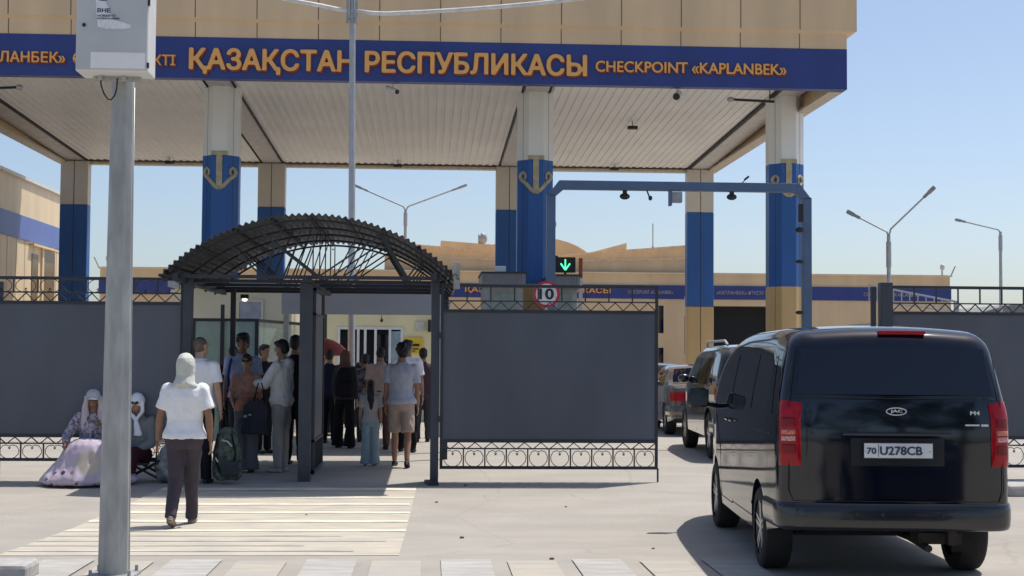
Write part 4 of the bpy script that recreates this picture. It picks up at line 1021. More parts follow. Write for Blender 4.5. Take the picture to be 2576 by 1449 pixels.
    # mirrors
    for sx in (-1, 1):
        mx_ = sx*1.12; h = MB(); h.ell((mx_, 3.78, 1.36), (.115, .07, .115), 16, 10)
        h.v = [(mx_+max(-.105, min(.105, (p[0]-mx_)*1.25)), max(3.74, p[1]), 1.36+max(-.10, min(.10, (p[2]-1.36)*1.2))) for p in h.v]
        h.build('mirror', carblack, root, local=True, auto=True)
        mg = MB().box(mx_-.085, mx_+.085, 3.732, 3.738, 1.28, 1.44); mg.build('mirror_glass', mat('mirror_glass', (.05, .08, .10), .05, .6), root, local=True)
        MB().tube([(sx*1.03, 3.80, 1.29), (sx*.88, 3.84, 1.26)], .03, 8).build('mirror_arm', carblack, root, local=True)
    # rear wiper
    return root
def thing_part(name, mb, m, root):
    return mb.build(name, m, root, local=True)
van()

def small_car(kind, have=False):
    if kind == 'suv':
        L, W, H = 4.85, 1.90, 1.80
        top = [(0, 1.70), (.25, 1.76), (1.2, 1.80), (2.4, 1.79), (2.9, 1.72), (3.55, 1.22), (4.3, 1.10), (4.85, .9)]
        c = Car(L, W, H, top, [(0, .42), (.8, .34), (4.85, .36)], [(0, .96), (.8, 1), (3.5, .99), (4.85, .82)], 1.12, .17, .13, lean=[(.3, -.02), (.9, 0), (1.2, .04), (1.7, .26)], crown=.03)
        pm = mat('dark_champagne_paint', (.020, .019, .018), .12, .1, .05, 3, coat=1)
        root = None if have else thing('parked_suv', (5.36, 22.35, gz(22)), 'dark glossy off-road car with roof rails, queuing directly ahead of the black van', 'car', rz=radians(-2.5))
        wh = (.82, 3.72); wr = .375; belt = 1.14; zt = 1.60; wins = [(.45, 1.15, .62), (1.22, 2.1, 0), (2.17, 3.2, -.45)]
    else:
        L, W, H = 4.5, 1.76, 1.45
        top = [(0, 1.00), (.3, 1.05), (.75, 1.07), (1.45, 1.36), (2.1, 1.43), (2.6, 1.40), (3.35, 1.02), (4.0, .92), (4.5, .70)]
        c = Car(L, W, H, top, [(0, .34), (.8, .24), (4.5, .28)], [(0, .93), (.6, 1), (3.5, .99), (4.5, .82)], .92, .20, .09, crown=.03)
        pm = mat('silver_beige_paint', (.13, .115, .10), .2, .4, .05, 3, coat=1)
        root = None; wh = (.9, 3.5); wr = .315; belt = .98; zt = 1.28; wins = [(1.25, 2.0, .35), (2.07, 2.95, -.45)]
    return c, pm, root, wh, wr, belt, zt, wins
def build_small(kind, root=None, paint=None, locals_=None):
    c, pm, r0, wh, wr, belt, zt, wins = small_car(kind, root is not None); root = root or r0; pm = paint or pm
    ys = [.22, .35, .5, .75, 1.0, 1.25, 1.45, 1.8, 2.1, 2.4, 2.6, 2.75, 2.9, 3.1, 3.35, 3.55, 3.8, 4.0, 4.3]
    c.body('body', pm, root, wh, wr, [y for y in ys if y < c.L-.15])
    for wy in wh:
        for sx in (-1, 1): wheel_part(root, sx*(c.W/2-.12), wy, wr, .22, sx)
    MB().box(-.75, .75, .3, c.L-.3, .28, .38).build('underbody', dark_m, root, local=True)
    for sx in (-1, 1):
        for y0, y1, sk in wins:
            c.quad_side('side_window', glassdark, root, sx, [(y0, belt+.03), (y1, belt+.03), (y1+min(sk, 0), zt), (y0+max(sk, 0)*.6, zt)], .004)
        sl = MB()
        for y0, y1, sk in wins[:-1]: c.strip_side(sl, sx, [(y1+.03, .4), (y1+.03, zt)])
        c.strip_side(sl, sx, [(.5, .62), (c.L-1.2, .62)], .008)
        sl.build('door_seam', dark_m, root, local=True)
    if kind == 'suv':
        V = [c.rearpt(x, z, .005) for z in (1.16, 1.3, 1.45, 1.60) for x in [-.70+1.4*k/8 for k in range(9)]]
        MB().add(V, [(j*9+i, j*9+i+1, (j+1)*9+i+1, (j+1)*9+i) for j in range(3) for i in range(8)]).build('rear_window', glassdark, root, local=True, smooth=True)
        for sx in (-1, 1):
            MB().tube([(sx*.68, .5, 1.80), (sx*.70, .65, 1.87), (sx*.70, 2.5, 1.87), (sx*.68, 2.65, 1.80)], .022, 8).build('roof_rail', galv2, root, local=True)
        tz = (.92, 1.12)
    else:
        V = []
        for j in range(5):
            y = .80+.62*j/4; z = interp(c.top, y)
            for i in range(9):
                u = -1+2*i/8; V.append((u*(c.hw(y, z)-.12), y-.006, z+c.crown*(1-u*u)+.008))
        MB().add(V, [(j*9+i, j*9+i+1, (j+1)*9+i+1, (j+1)*9+i) for j in range(4) for i in range(8)]).build('rear_window', glassdark, root, local=True, smooth=True)
        tz = (.72, .90)
    for sx in (-1, 1):
        V = [c.cornerpt(sx, p, z, .014) for z in (tz[0], sum(tz)/2, tz[1]) for p in (0, 1.5, 3, 4.5, 6, 7)]
        V2 = V
        MB().add(V2, [(j*6+i, j*6+i+1, (j+1)*6+i+1, (j+1)*6+i) for j in range(2) for i in range(5)]).build('tail_light', redlamp, root, local=True, smooth=True)
    V = []
    path = [('s', -1, y) for y in (.5, .3)]+[('c', -1, p) for p in (0, 2, 4, 6)]+[('r', 0, x) for x in (-.6, -.2, .2, .6)]+[('c', 1, p) for p in (6, 4, 2, 0)]+[('s', 1, y) for y in (.3, .5)]
    prof = [(.62, .0), (.60, .03), (.5, .04), (.42, .03), (.40, .0)]
    for kind_, sx, q in path:
        for z, off in prof: V.append(c.sidept(sx, q, z, off) if kind_ == 's' else c.cornerpt(sx, q, z, off) if kind_ == 'c' else c.rearpt(q, z, off))
    MB().add(V, [(i*5+j, i*5+j+1, (i+1)*5+j+1, (i+1)*5+j) for i in range(len(path)-1) for j in range(4)]).build('rear_bumper', pm, root, local=True, smooth=True)
    MB().box(-.25, .25, -.05, -.035, .70 if kind == 'suv' else .5, .81 if kind == 'suv' else .6).build('licence_plate', platem, root, local=True)
    for sx in (-1, 1):
        MB().ell((sx*(c.W/2+.07), c.L*.66, belt+.10), (.10, .06, .075)).build('mirror', pm, root, local=True, smooth=True)
    return root
build_small('suv')
r = thing('parked_sedan', (5.78, 29.6, .17), 'dull brownish-grey sedan ahead of the dark off-road car, just right of the sliding gate end', 'car', rz=radians(-2)); build_small('sedan', r)
r = thing('parked_sedan', (5.9, 36.0, .17), 'dark grey sedan farthest ahead in the queue, mostly hidden by the gate end', 'car', rz=radians(-2)); build_small('sedan', r, mat('dark_grey_paint', (.05, .05, .06), .2, .3, coat=1))

# ------------------------------------------------------------------ people
SK = lambda n, c: mat('skin_'+n, c, .55, 0, .05, 12, spec=.35)
skin_mid = SK('tan', (.36, .20, .13)); skin_dk = SK('brown', (.26, .14, .09)); skin_lt = SK('light', (.46, .28, .20))
def cloth(name, col, var=.07, col2=None, vs=7): return mat('cloth_'+name, col, .9, 0, var, vs, .35, 30, col2=col2, spec=.2)
hair_blk = mat('hair_black', (.012, .010, .010), .5, bump=.5, bs=90, stretch=(1, 1, .2)); hair_br = mat('hair_grey_brown', (.16, .12, .095), .6, bump=.5, bs=90, var=.25, vs=30)
shoe_w = mat('shoe_pale', (.5, .5, .48), .6, bump=.1); shoe_b = mat('shoe_black', (.02, .02, .022), .6); shoe_t = mat('shoe_tan', (.30, .24, .19), .7, var=.3, vs=25)
TORSO = [(.84, .125, .10, 0), (.92, .165, .118, 0), (1.0, .155, .11, .005), (1.10, .138, .10, .01), (1.22, .155, .11, .01), (1.33, .172, .112, .0), (1.41, .165, .092, -.005), (1.46, .105, .07, -.01), (1.50, .06, .06, -.005), (1.57, .052, .056, .01)]
def rnorm(v): return Vector(v).normalized()
def person(label, X, Y, face, H=1.75, skin=skin_mid, top=None, bottom=None, hair=(hair_blk, 'short'), shoes=shoe_b, arms=None, legs=None, lean=0, girth=1.0, vox=.0135, z=None, group=None, hunch=0, headturn=0, headtilt=0, extra=None, female=False):
    """face: degrees clockwise from facing away from the camera (+Y); local +Y is forward"""
    root = thing('person', (X, Y, gz(Y) if z is None else z), label, 'person', group, rz=-radians(face))
    s = H/1.75; fem = .92 if female else 1.0
    arms = arms or {}; legs = legs or {}
    def sh(p):   # forward lean of everything above the hips
        p = Vector(p)
        if p.z > .92: p.y += (p.z-.92)*lean
        return p
    # legs
    J = {}
    for k, sx in (('L', -1), ('R', 1)):
        tf, kb, out = legs.get(k, (0, 0, .02))
        hip = Vector((sx*.088, 0, .91)); a = radians(tf)
        knee = hip+Vector((sx*out, sin(a), -cos(a))).normalized()*.435
        b_ = a-radians(kb); ank = knee+Vector((sx*out*.3, sin(b_), -cos(b_))).normalized()*.415
        J[k] = [hip, knee, ank, b_]
    low = min(J[k][2].z-.075 - (0.03 if abs(J[k][3]) > .5 else 0) for k in J)
    drop = Vector((0, 0, -low))
    for k in J: J[k][:3] = [p+drop for p in J[k][:3]]
    dz = drop.z
    A = {}
    for k, sx in (('L', -1), ('R', 1)):
        u, f_ = arms.get(k, ((.16, -.02, -1), (.05, .18, -1)))
        shp = sh(Vector((sx*.175*fem, 0, 1.405))); u = rnorm((sx*u[0], u[1], u[2])); f_ = rnorm((sx*f_[0], f_[1], f_[2]))
        el = shp+u*.285; wr_ = el+f_*.255; A[k] = [shp+drop, el+drop, wr_+drop, f_]
    up_ = lambda p: Vector(p)+drop
    tors = [(0, y+(max(0, z_t-.92))*lean - hunch*max(0, z_t-1.2)*0, z_t+dz, rx*fem*girth, ry*girth) for z_t, rx, ry, y in TORSO]
    b = MB().rings(tors, 18)
    hc = sh((0, .015+hunch, 1.645))+drop; ht = Matrix.Rotation(radians(headturn), 3, 'Z') @ Matrix.Rotation(radians(headtilt), 3, 'X')
    def hp(v): return hc+ht @ Vector(v)
    b.ell(hp((0, -.008, .012)), (.072, .092, .098), rot=ht); b.ell(hp((0, .028, -.055)), (.052, .058, .058), rot=ht)
    b.tube([hp((0, .082, .02)), hp((0, .103, -.02))], [.008, .013], 6); b.ell(hp((0, .078, -.062)), (.022, .012, .008), rot=ht)
    for sx in (-1, 1): b.ell(hp((sx*.074, .0, -.005)), (.010, .018, .028), rot=ht)
    b.tube([up_(sh((0, -.005, 1.44))), hc+Vector((0, -.01, -.05))], [.06, .05], 12)
    for k, sx in (('L', -1), ('R', 1)):
        s0, el, wr_, f_ = A[k]
        b.ell(s0, .058); b.tube([s0, s0.lerp(el, .5), el], [.052, .047, .038], 10); b.ell(el, .038); b.tube([el, el.lerp(wr_, .3), wr_], [.038, .040, .025], 10)
        # hand: palm, four fingers of unequal length, thumb
        side = Vector((sx, 0, 0)); side = (side-f_*side.dot(f_)).normalized(); fw_d = side.cross(f_)
        if fw_d.y < 0: fw_d = -fw_d
        pc = wr_+f_*.045; rm_ = Matrix((side*-sx, fw_d, f_)).transposed()
        b.ell(pc, (.016, .040, .052), rot=rm_)
        for q, (o_, ln) in enumerate(((-.028, .060), (-.010, .074), (.009, .080), (.027, .072))):
            p0 = wr_+f_*.082+fw_d*o_; p1 = p0+f_*ln*.5-side*.006; p2 = p1+f_*ln*.42-side*.022
            b.tube([p0-f_*.01, p1, p2], [.0095, .0088, .007], 6)
        p0 = wr_+f_*.025+fw_d*.032; b.tube([p0, p0+f_*.03+fw_d*.022-side*.006, p0+f_*.058+fw_d*.026-side*.014], [.012, .0105, .008], 6)
    for k in J:
        h_, kn, an, b_ = J[k]
        b.tube([h_, h_.lerp(kn, .4), kn], [.088*girth, .080, .054], 12); b.ell(kn, .054); b.tube([kn, kn.lerp(an, .3), an], [.050, .055, .036], 10)
        b.ell(an+Vector((0, .04, -.04)), (.036, .10, .032))
    b.xf(lambda p: p*s)
    bake(b, 'body', skin, root, vox*.8, 2)
    seed = Vector((X*3.1, Y*1.7, len(label)*.37))
    fold = lambda amp, fz=3.5: (lambda co: amp*1.3*noise.noise(Vector((co.x*9+co.z*3, co.y*9, co.z*fz))+seed)+amp*.8*noise.noise(Vector((co.x*18+co.z*7, co.y*20, co.z*11))+seed))
    # face details
    e = MB()
    for sx in (-1, 1): e.ell(hp((sx*.028, .078, .014)), (.010, .006, .005), 8, 5, rot=ht)
    e.xf(lambda p: p*s).build('eyes', mat('eye_dark', (.03, .02, .02), .2), root, local=True)
    # top
    if top:
        m_, kind = top; c = MB(); inf = .024 if kind != 'hoodie' else .036
        hem = {'short': .90, 'long': .88, 'hoodie': .86, 'tank': .90, 'dress': .5}.get(kind, .9)
        rr = [(0, (max(0, z_-.92))*lean+yo, z_+dz, (rx+inf)*fem*girth, (ry+inf)*girth) for z_, rx, ry, yo in [(hem, .186, .135, 0), (.95, .178, .130, 0)]+[t_ for t_ in TORSO[2:8]]]
        if kind == 'hoodie': rr[0] = (0, 0, hem+dz, .175, .13); rr.insert(1, (0, 0, hem+.06+dz, .195*fem, .148))
        c.rings(rr, 20); c.tube([up_(sh((0, -.01, 1.42))), up_(sh((0, -.008, 1.495)))], [.12, .072], 14)
        for k, sx in (('L', -1), ('R', 1)):
            s0, el, wr_, f_ = A[k]
            if kind == 'tank': continue
            c.ell(s0+Vector((-sx*.004, 0, -.004)), .074+inf*.15)
            if kind == 'short': c.tube([s0, s0.lerp(el, .35), s0.lerp(el, .74)], [.077, .073, .078], 12)
            else:
                c.tube([s0, el], [.074+inf*.2, .058+inf*.3], 12); c.ell(el, .056+inf*.35); c.tube([el, el.lerp(wr_, .5), el.lerp(wr_, .93)], [.055+inf*.35, .050+inf*.3, .036+inf*.2], 12)
        if kind == 'hoodie': c.ell(up_(sh((0, -.105, 1.44))), (.115, .06, .085))
        c.xf(lambda p: p*s); bake(c, 'shirt' if kind in ('short', 'tank') else 'jacket' if kind == 'hoodie' else 'top', m_, root, vox, 3, fold(.009))
    if bottom:
        m_, kind = bottom; c = MB()
        c.rings([(0, 0, z_+dz, rx*fem*girth, ry*girth) for z_, rx, ry in ((.80, .15, .12), (.86, .178, .132), (.92, .182, .134), (.985, .166, .122), (1.01, .160, .118))], 20)
        if kind in ('trousers', 'wide', 'shorts', 'jeans'):
            for k in J:
                h_, kn, an, b_ = J[k]
                if kind == 'shorts': e_ = h_.lerp(kn, .97); c.tube([h_+Vector((0, 0, -.0)), h_.lerp(e_, .5), e_], [.100, .102, .098], 14)
                else:
                    r1, r2, r3 = {'trousers': (.078, .066, .060), 'jeans': (.072, .060, .056), 'wide': (.092, .094, .115)}[kind]
                    e_ = an+Vector((0, 0, .0)); c.tube([h_, h_.lerp(kn, .5), kn], [.102, .092, r1], 14); c.ell(kn, r1); c.tube([kn, kn.lerp(e_, .55), e_+(e_-kn).normalized()*(.02 if kind != 'wide' else .035)], [r1, r2, r3], 14)
        elif kind == 'skirt':
            c.rings([(0, 0, z_, rx, ry) for z_, rx, ry in ((.10, .30, .26), (.4, .25, .21), (.7, .205, .16), (.9+dz, .175, .13))], 22)
        c.xf(lambda p: p*s); bake(c, 'trousers' if kind != 'shorts' and kind != 'skirt' else kind, m_, root, vox, 3, fold(.008, 5))
    for k in J:
        h_, kn, an, b_ = J[k]; c = MB(); rt_ = Matrix.Rotation(b_*.8 if b_ < -.3 else 0, 3, 'X')
        for o_, r_ in (((0, .015, -.035), (.043, .075, .040)), ((0, .095, -.047), (.045, .075, .028)), ((0, .045, -.062), (.045, .125, .014))):
            c.ell(an+rt_ @ Vector(o_), r_, rot=rt_)
        c.xf(lambda p: p*s); bake(c, 'shoe', shoes, root, vox*.8, 1)
    if hair:
        m_, kind = hair; c = MB()
        if kind == 'thick':
            c.ell(hp((0, -.022, .040)), (.094, .104, .102), rot=ht); c.ell(hp((0, -.05, -.005)), (.086, .076, .09), rot=ht); c.ell(hp((0, .045, .09)), (.07, .055, .04), rot=ht)
            c.xf(lambda p: p*s); bake(c, 'hair', m_, root, .009, 1, lambda co: .018*noise.noise(co*26+seed)+.008*noise.noise(co*60+seed))
        if kind in ('short', 'long', 'bun'):
            c.ell(hp((0, -.022, .035)), (.082, .094, .092), rot=ht); c.ell(hp((0, -.045, -.005)), (.078, .072, .085), rot=ht); c.ell(hp((0, .035, .085)), (.062, .052, .032), rot=ht)
            if kind == 'short': pass
            if kind == 'long': c.tube([hp((0, -.07, .0)), hp((0, -.10, -.15)), hp((.01, -.115, -.34)), hp((.02, -.11, -.50))], [.075, .082, .070, .022], 12)
            if kind == 'bun': c.ell(hp((0, -.12, .05)), .045)
            c.xf(lambda p: p*s); bake(c, 'hair', m_, root, .009, 1, lambda co: .008*noise.noise(co*38+seed))
        elif kind == 'cropped':
            c.ell(hp((0, -.018, .028)), (.078, .090, .090), rot=ht); c.ell(hp((0, -.035, -.01)), (.074, .068, .07), rot=ht)
            c.xf(lambda p: p*s); bake(c, 'hair', m_, root, .009, 1, lambda co: .003*noise.noise(co*50+seed))
        elif kind == 'hood':
            c.ell(hp((0, -.012, .03)), (.098, .112, .112), rot=ht); c.tube([hp((0, -.02, .02)), hp((0, -.03, -.10)), up_(sh((0, -.035, 1.44)))], [.102, .095, .125], 16); c.ell(up_(sh((0, -.05, 1.44))), (.15, .085, .06))
            c.xf(lambda p: p*s); bake(c, 'head_cloth', m_, root, .010, 2, lambda co: .008*noise.noise(Vector((co.x*14, co.y*14, co.z*7)))+.003*noise.noise(co*30))
        elif kind == 'hijab':
            c.ell(hp((0, -.018, .022)), (.092, .105, .108), rot=ht); c.tube([hp((0, -.03, .0)), hp((0, -.03, -.12)), up_(sh((0, -.02, 1.36)))], [.09, .095, .15], 16); c.ell(up_(sh((0, -.02, 1.36))), (.17, .12, .09))
            c.xf(lambda p: p*s); bake(c, 'headscarf', m_, root, .010, 3, fold(.009, 5))
        elif kind == 'cap':
            c.ell(hp((0, -.006, .042)), (.088, .104, .078), rot=ht); c.ell(hp((0, .085, .035)), (.075, .07, .012), rot=ht)
            c.xf(lambda p: p*s); bake(c, 'cap', m_, root, .008, 1)
    if extra: extra(root, hp, A, J, s, up_, sh, ht)
    root['_w'] = 0; del root['_w']
    info = {'A': {k: [root_pt(root, p*s) for p in A[k][:3]] for k in A}, 'root': root, 's': s, 'dz': dz, 'hc': root_pt(root, hc*s)}
    return info
def root_pt(root, p):
    a = root.rotation_euler.z; return Vector((root.location.x+p.x*cos(a)-p.y*sin(a), root.location.y+p.x*sin(a)+p.y*cos(a), root.location.z+p.z))
def sunglasses(root, hp, A, J, s, *a):
    g_ = MB(); ht = a[2]
    for sx in (-1, 1): g_.ell(hp((sx*.032, .088, .016)), (.029, .012, .021), 10, 6, rot=ht)
    g_.tube([hp((-.07, .05, .022)), hp((-.05, .09, .022)), hp((.05, .09, .022)), hp((.07, .05, .022))], .005, 5)
    g_.xf(lambda p: p*s).build('sunglasses', black_pl, root, local=True, smooth=True)

c_white = cloth('white', (.84, .85, .88), .04); c_towel = cloth('pale_towel', (.62, .63, .56)); c_grape = cloth('dark_mauve', (.072, .060, .072)); c_black = cloth('black', (.014, .014, .018))
c_grey = cloth('grey', (.17, .18, .20)); c_stone = cloth('stone_grey', (.40, .39, .38)); c_hood = cloth('white_fleece', (.86, .86, .86)); c_navy = cloth('navy', (.02, .025, .05))
c_bluegrey = cloth('pale_blue_grey', (.50, .53, .63)); c_blue = cloth('light_blue', (.42, .48, .64)); c_khaki = cloth('khaki_pink', (.46, .36, .31)); c_jean = cloth('pale_denim', (.32, .44, .50))
c_coral = cloth('coral_print', (.58, .24, .18), col2=(.25, .20, .16), vs=16); c_dkgrey = cloth('charcoal', (.055, .058, .065)); c_brown = cloth('brown', (.13, .075, .06)); c_maroon = cloth('plum', (.075, .045, .065))
c_bw = cloth('black_white_print', (.5, .5, .5), col2=(.02, .02, .02), vs=12); c_camo = cloth('camouflage', (.16, .18, .14), col2=(.03, .04, .035), vs=13); c_pinkish = cloth('pink_beige', (.48, .36, .33))

p1 = person('man in white t-shirt, pale cloth over his head, walking away across the yellow crossing', -2.50, 15.42, 3, 1.74, skin_dk, (c_white, 'short'), (c_grape, 'trousers'), (c_towel, 'hood'), shoe_t,
       arms={'L': ((.30, .0, -1), (.10, .12, -1)), 'R': ((.28, -.03, -1), (.05, .16, -1))}, legs={'L': (-10, 22, -.05), 'R': (13, 5, -.06)}, girth=1.12, vox=.010)
p2 = person('grey-haired man in white t-shirt holding a camouflage bag, behind the hooded man', -2.93, 19.25, 20, 1.86, skin_lt, (c_white, 'short'), (c_black, 'trousers'), (hair_br, 'cropped'), shoe_b,
       arms={'R': ((.22, .0, -1), (.12, .10, -1))}, headturn=-25, headtilt=12, girth=1.05)
p3 = person('tall man in light blue shirt with blue strap, behind the woman with the tote', -2.68, 21.6, 178, 1.87, skin_dk, (c_blue, 'short'), (c_dkgrey, 'trousers'), (hair_blk, 'thick'), shoe_b)
p4 = person('woman in coral top and sunglasses facing the camera with a dark tote bag', -2.50, 20.6, 185, 1.60, skin_mid, (c_coral, 'short'), (c_grey, 'wide'), (hair_blk, 'short'), shoe_b,
       arms={'L': ((.20, .05, -1), (-.5, .75, .05)), 'R': ((.20, .05, -1), (-.25, .8, -.4))}, female=True, extra=sunglasses)
p5 = person('dark haired man in black between the tote woman and the white hoodie man', -2.66, 24.2, 130, 1.74, skin_mid, (c_black, 'short'), (c_black, 'trousers'), (hair_blk, 'short'), shoe_b)
p6 = person('man in white hooded jacket and grey trousers, standing at the middle gate post', -2.02, 20.65, -72, 1.80, skin_mid, (c_hood, 'hoodie'), (c_stone, 'trousers'), (hair_blk, 'short'), shoe_w,
       arms={'L': ((.12, .5, -.8), (-.1, 1, .1)), 'R': ((.15, -.05, -1), (.0, .2, -1))}, headtilt=-12)
p7 = person('black haired person in dark clothes just behind the white hoodie man', -1.93, 21.7, 15, 1.86, skin_mid, (c_black, 'short'), (c_black, 'trousers'), (hair_blk, 'short'), shoe_b)
p10 = person('woman in brown headscarf and wide black trousers with a black backpack', -1.42, 25.6, 25, 1.66, skin_mid, (c_dkgrey, 'long'), (c_black, 'wide'), (cloth('brown_scarf', (.16, .085, .065)), 'hijab'), shoe_b, female=True, legs={'L': (4, 4, .12), 'R': (-3, 4, .10)}, vox=.012)
p11 = person('girl with long dark hair, pale top and light blue trousers', -.82, 21.55, 0, 1.22, skin_lt, (cloth('pale_grey', (.46, .46, .47)), 'short'), (c_jean, 'wide'), (hair_blk, 'long'), shoe_w, vox=.011, female=True)
p12 = person('young man in blue-grey t-shirt and khaki shorts walking away through the gate', -.37, 21.4, 4, 1.76, skin_mid, (c_bluegrey, 'short'), (c_khaki, 'shorts'), (hair_blk, 'thick'), shoe_b, legs={'L': (14, 8, .03), 'R': (-9, 14, .03)}, girth=1.08, headtilt=-10, headturn=20)
p13 = person('man in bright white t-shirt just ahead of the young man in khaki shorts', -.33, 24.6, 10, 1.84, skin_mid, (c_white, 'short'), (c_black, 'trousers'), (hair_blk, 'short'), shoe_b, vox=.013, headturn=-30, legs={'L': (8, 6, .05), 'R': (-6, 4, .05)})
p14 = person('person in plum top queuing at the right gate post', -.08, 27.5, -5, 1.72, skin_mid, (c_maroon, 'short'), (c_dkgrey, 'trousers'), (hair_blk, 'short'), shoe_b, vox=.014)
p15 = person('person in white printed t-shirt standing under the red umbrella', -2.05, 29.4, 160, 1.64, skin_lt, (c_bw, 'short'), (c_black, 'trousers'), (cloth('white_scarf', (.66, .62, .60)), 'hijab'), shoe_b, arms={'L': ((.2, .3, -1), (-.1, .5, .9))}, vox=.014, female=True)
p16 = person('dark haired person in grey print top between headscarf woman and girl', -1.15, 27.4, -10, 1.60, skin_mid, (cloth('grey_print', (.26, .25, .27), col2=(.03, .03, .04), vs=11), 'long'), (c_dkgrey, 'trousers'), (hair_blk, 'short'), shoe_b, vox=.014, female=True)
p17 = person('man in pale pink top stooping in the queue ahead of the girl', -.78, 25.2, -15, 1.72, skin_mid, (c_pinkish, 'short'), (c_brown, 'trousers'), (hair_blk, 'cropped'), shoe_b, lean=.12, vox=.013)
p18 = person('person in dark clothes at the far end of the queue beside the booth door', -1.7, 33.0, 5, 1.70, skin_mid, (c_black, 'short'), (c_black, 'trousers'), (hair_blk, 'short'), shoe_b, vox=.015)
p19 = person('person in black with a shoulder bag, in the shade behind the open gate leaf', -1.78, 27.0, 15, 1.68, skin_mid, (c_navy, 'long'), (c_black, 'trousers'), (hair_blk, 'short'), shoe_b, vox=.014)
p20 = person('person in dark red top in the shade behind the grey-haired man', -2.95, 22.6, 170, 1.70, skin_dk, (cloth('dark_red', (.09, .015, .018)), 'short'), (c_black, 'trousers'), (hair_blk, 'short'), shoe_b, vox=.014)

# bags
def straps(mb, a, b_, top_, r=.011): mb.tube([a, top_, b_], r, 6)
h = p2['A']['R'][2]; hx, hy, hz = h+Vector((.04, .0, -.10))
t = thing('travel_backpack', (hx+.10, hy, gz(hy)), 'camouflage backpack with reflective trim held low by the grey-haired man', 'backpack')
bpk = MB().rings([(hx+.06, hy, z, rx, ry) for z, rx, ry in ((hz-.80, .14, .10), (hz-.74, .19, .13), (hz-.5, .19, .14), (hz-.3, .15, .12), (hz-.16, .09, .08), (hz-.12, .05, .05))], 18, 2.6)
o = bake(bpk, 'pack', c_camo, None, .012, 2, lambda co: .014*noise.noise(co*11)); o.data.transform(Matrix.Translation(-wloc(t))); o.parent = t
MB().rings([(hx+.10, hy-.13, z, .11, .05) for z in (hz-.74, hz-.70, hz-.58, hz-.55)], 14, 3).build('front_pocket', c_dkgrey, t, smooth=True)
MB().tube([(hx-.02, hy, hz-.14), (hx-.04, hy, hz+.03), (hx+.02, hy, hz+.06), (hx+.05, hy, hz-.13)], .016, 8).tube([(hx+.12, hy-.12, hz-.2), (hx+.18, hy-.15, hz-.45), (hx+.14, hy-.13, hz-.7)], .014, 6).tube([(hx-.05, hy-.1, hz-.2), (hx-.10, hy-.13, hz-.45), (hx-.02, hy-.13, hz-.7)], .014, 6).build('strap', c_black, t)
MB().tube([(hx+.0, hy-.13, hz-.28), (hx+.08, hy-.15, hz-.30), (hx+.13, hy-.15, hz-.36)], .010, 6).tube([(hx-.08, hy-.13, hz-.50), (hx-.04, hy-.16, hz-.56)], .010, 6).build('reflective_trim', mat('reflective', (.6, .62, .6), .3), t)
t = thing('tote_bag', (-2.30, 20.3, .14), 'dark navy tote bag hanging in front of the woman in sunglasses', 'bag')
x, y = -2.34, 20.33
bpk = MB().prism([(x-.20, .70), (x+.17, .67), (x+.18, 1.02), (x+.10, 1.14), (x-.08, 1.14), (x-.16, 1.06)], 'y', y-.05, y+.05)
o = bake(bpk, 'bag', mat('navy_canvas', (.008, .014, .035), .6), None, .012, 3, lambda co: .012*noise.noise(co*9)); o.data.transform(Matrix.Translation(-wloc(t))); o.parent = t
MB().tube([(x-.02, y, 1.12), (x+.01, y-.01, 1.30), (x+.03, y+.04, 1.38)], .010, 6).tube([(x+.12, y, 1.10), (x+.10, y-.01, 1.30), (x+.07, y+.04, 1.38)], .010, 6).build('handle', c_black, t)
MB().ell((x-.13, y-.07, .93), (.025, .008, .02)).ell((x-.07, y-.07, .95), (.025, .008, .015)).build('print', mat('mint_print', (.25, .5, .42), .6), t)
def backpack(x, y, z, label, m, sc=1.0, rz=0, strap_m=None):
    t = thing('backpack', (x, y, z), label, 'backpack')
    b = MB().rings([(x, y, z+a*sc, rx*sc, ry*sc) for a, rx, ry in ((-.24, .10, .06), (-.21, .14, .09), (0, .145, .10), (.14, .12, .09), (.21, .06, .05))], 18, 2.8)
    o = bake(b, 'pack', m, None, .013, 2, lambda co: .008*noise.noise(co*10)); o.data.transform(Matrix.Translation(-wloc(t))); o.parent = t
    MB().rings([(x, y-.095*sc, z+a*sc, .095*sc, .035*sc) for a in (-.19, -.17, -.03, -.01)], 14, 3).build('front_pocket', m, t, smooth=True)
    return t
hb = root_pt(p10['root'], Vector((.10, -.20, 1.15)))
backpack(hb.x, hb.y, hb.z, 'black backpack on the back of the woman in the brown headscarf', c_black, 1.15)
hb = p3['root'].location
st_ = thing('shoulder_strap_bag', (hb.x, hb.y, hb.z+1.2), 'bright blue strap bag worn by the tall man in the light blue shirt', 'bag')
MB().tube([(hb.x-.16, hb.y+.05, hb.z+1.58), (hb.x-.16, hb.y-.13, hb.z+1.50), (hb.x-.19, hb.y-.165, hb.z+1.30), (hb.x-.20, hb.y-.12, hb.z+1.1)], .022, 8).build('strap', mat('blue_strap', (.02, .05, .26), .6), st_)
MB().rings([(hb.x, hb.y+.22, hb.z+z, .15, .09) for z in (1.05, 1.08, 1.4, 1.5, 1.52)], 16, 3).build('pack', mat('blue_pack', (.02, .04, .16), .7), st_, smooth=True)
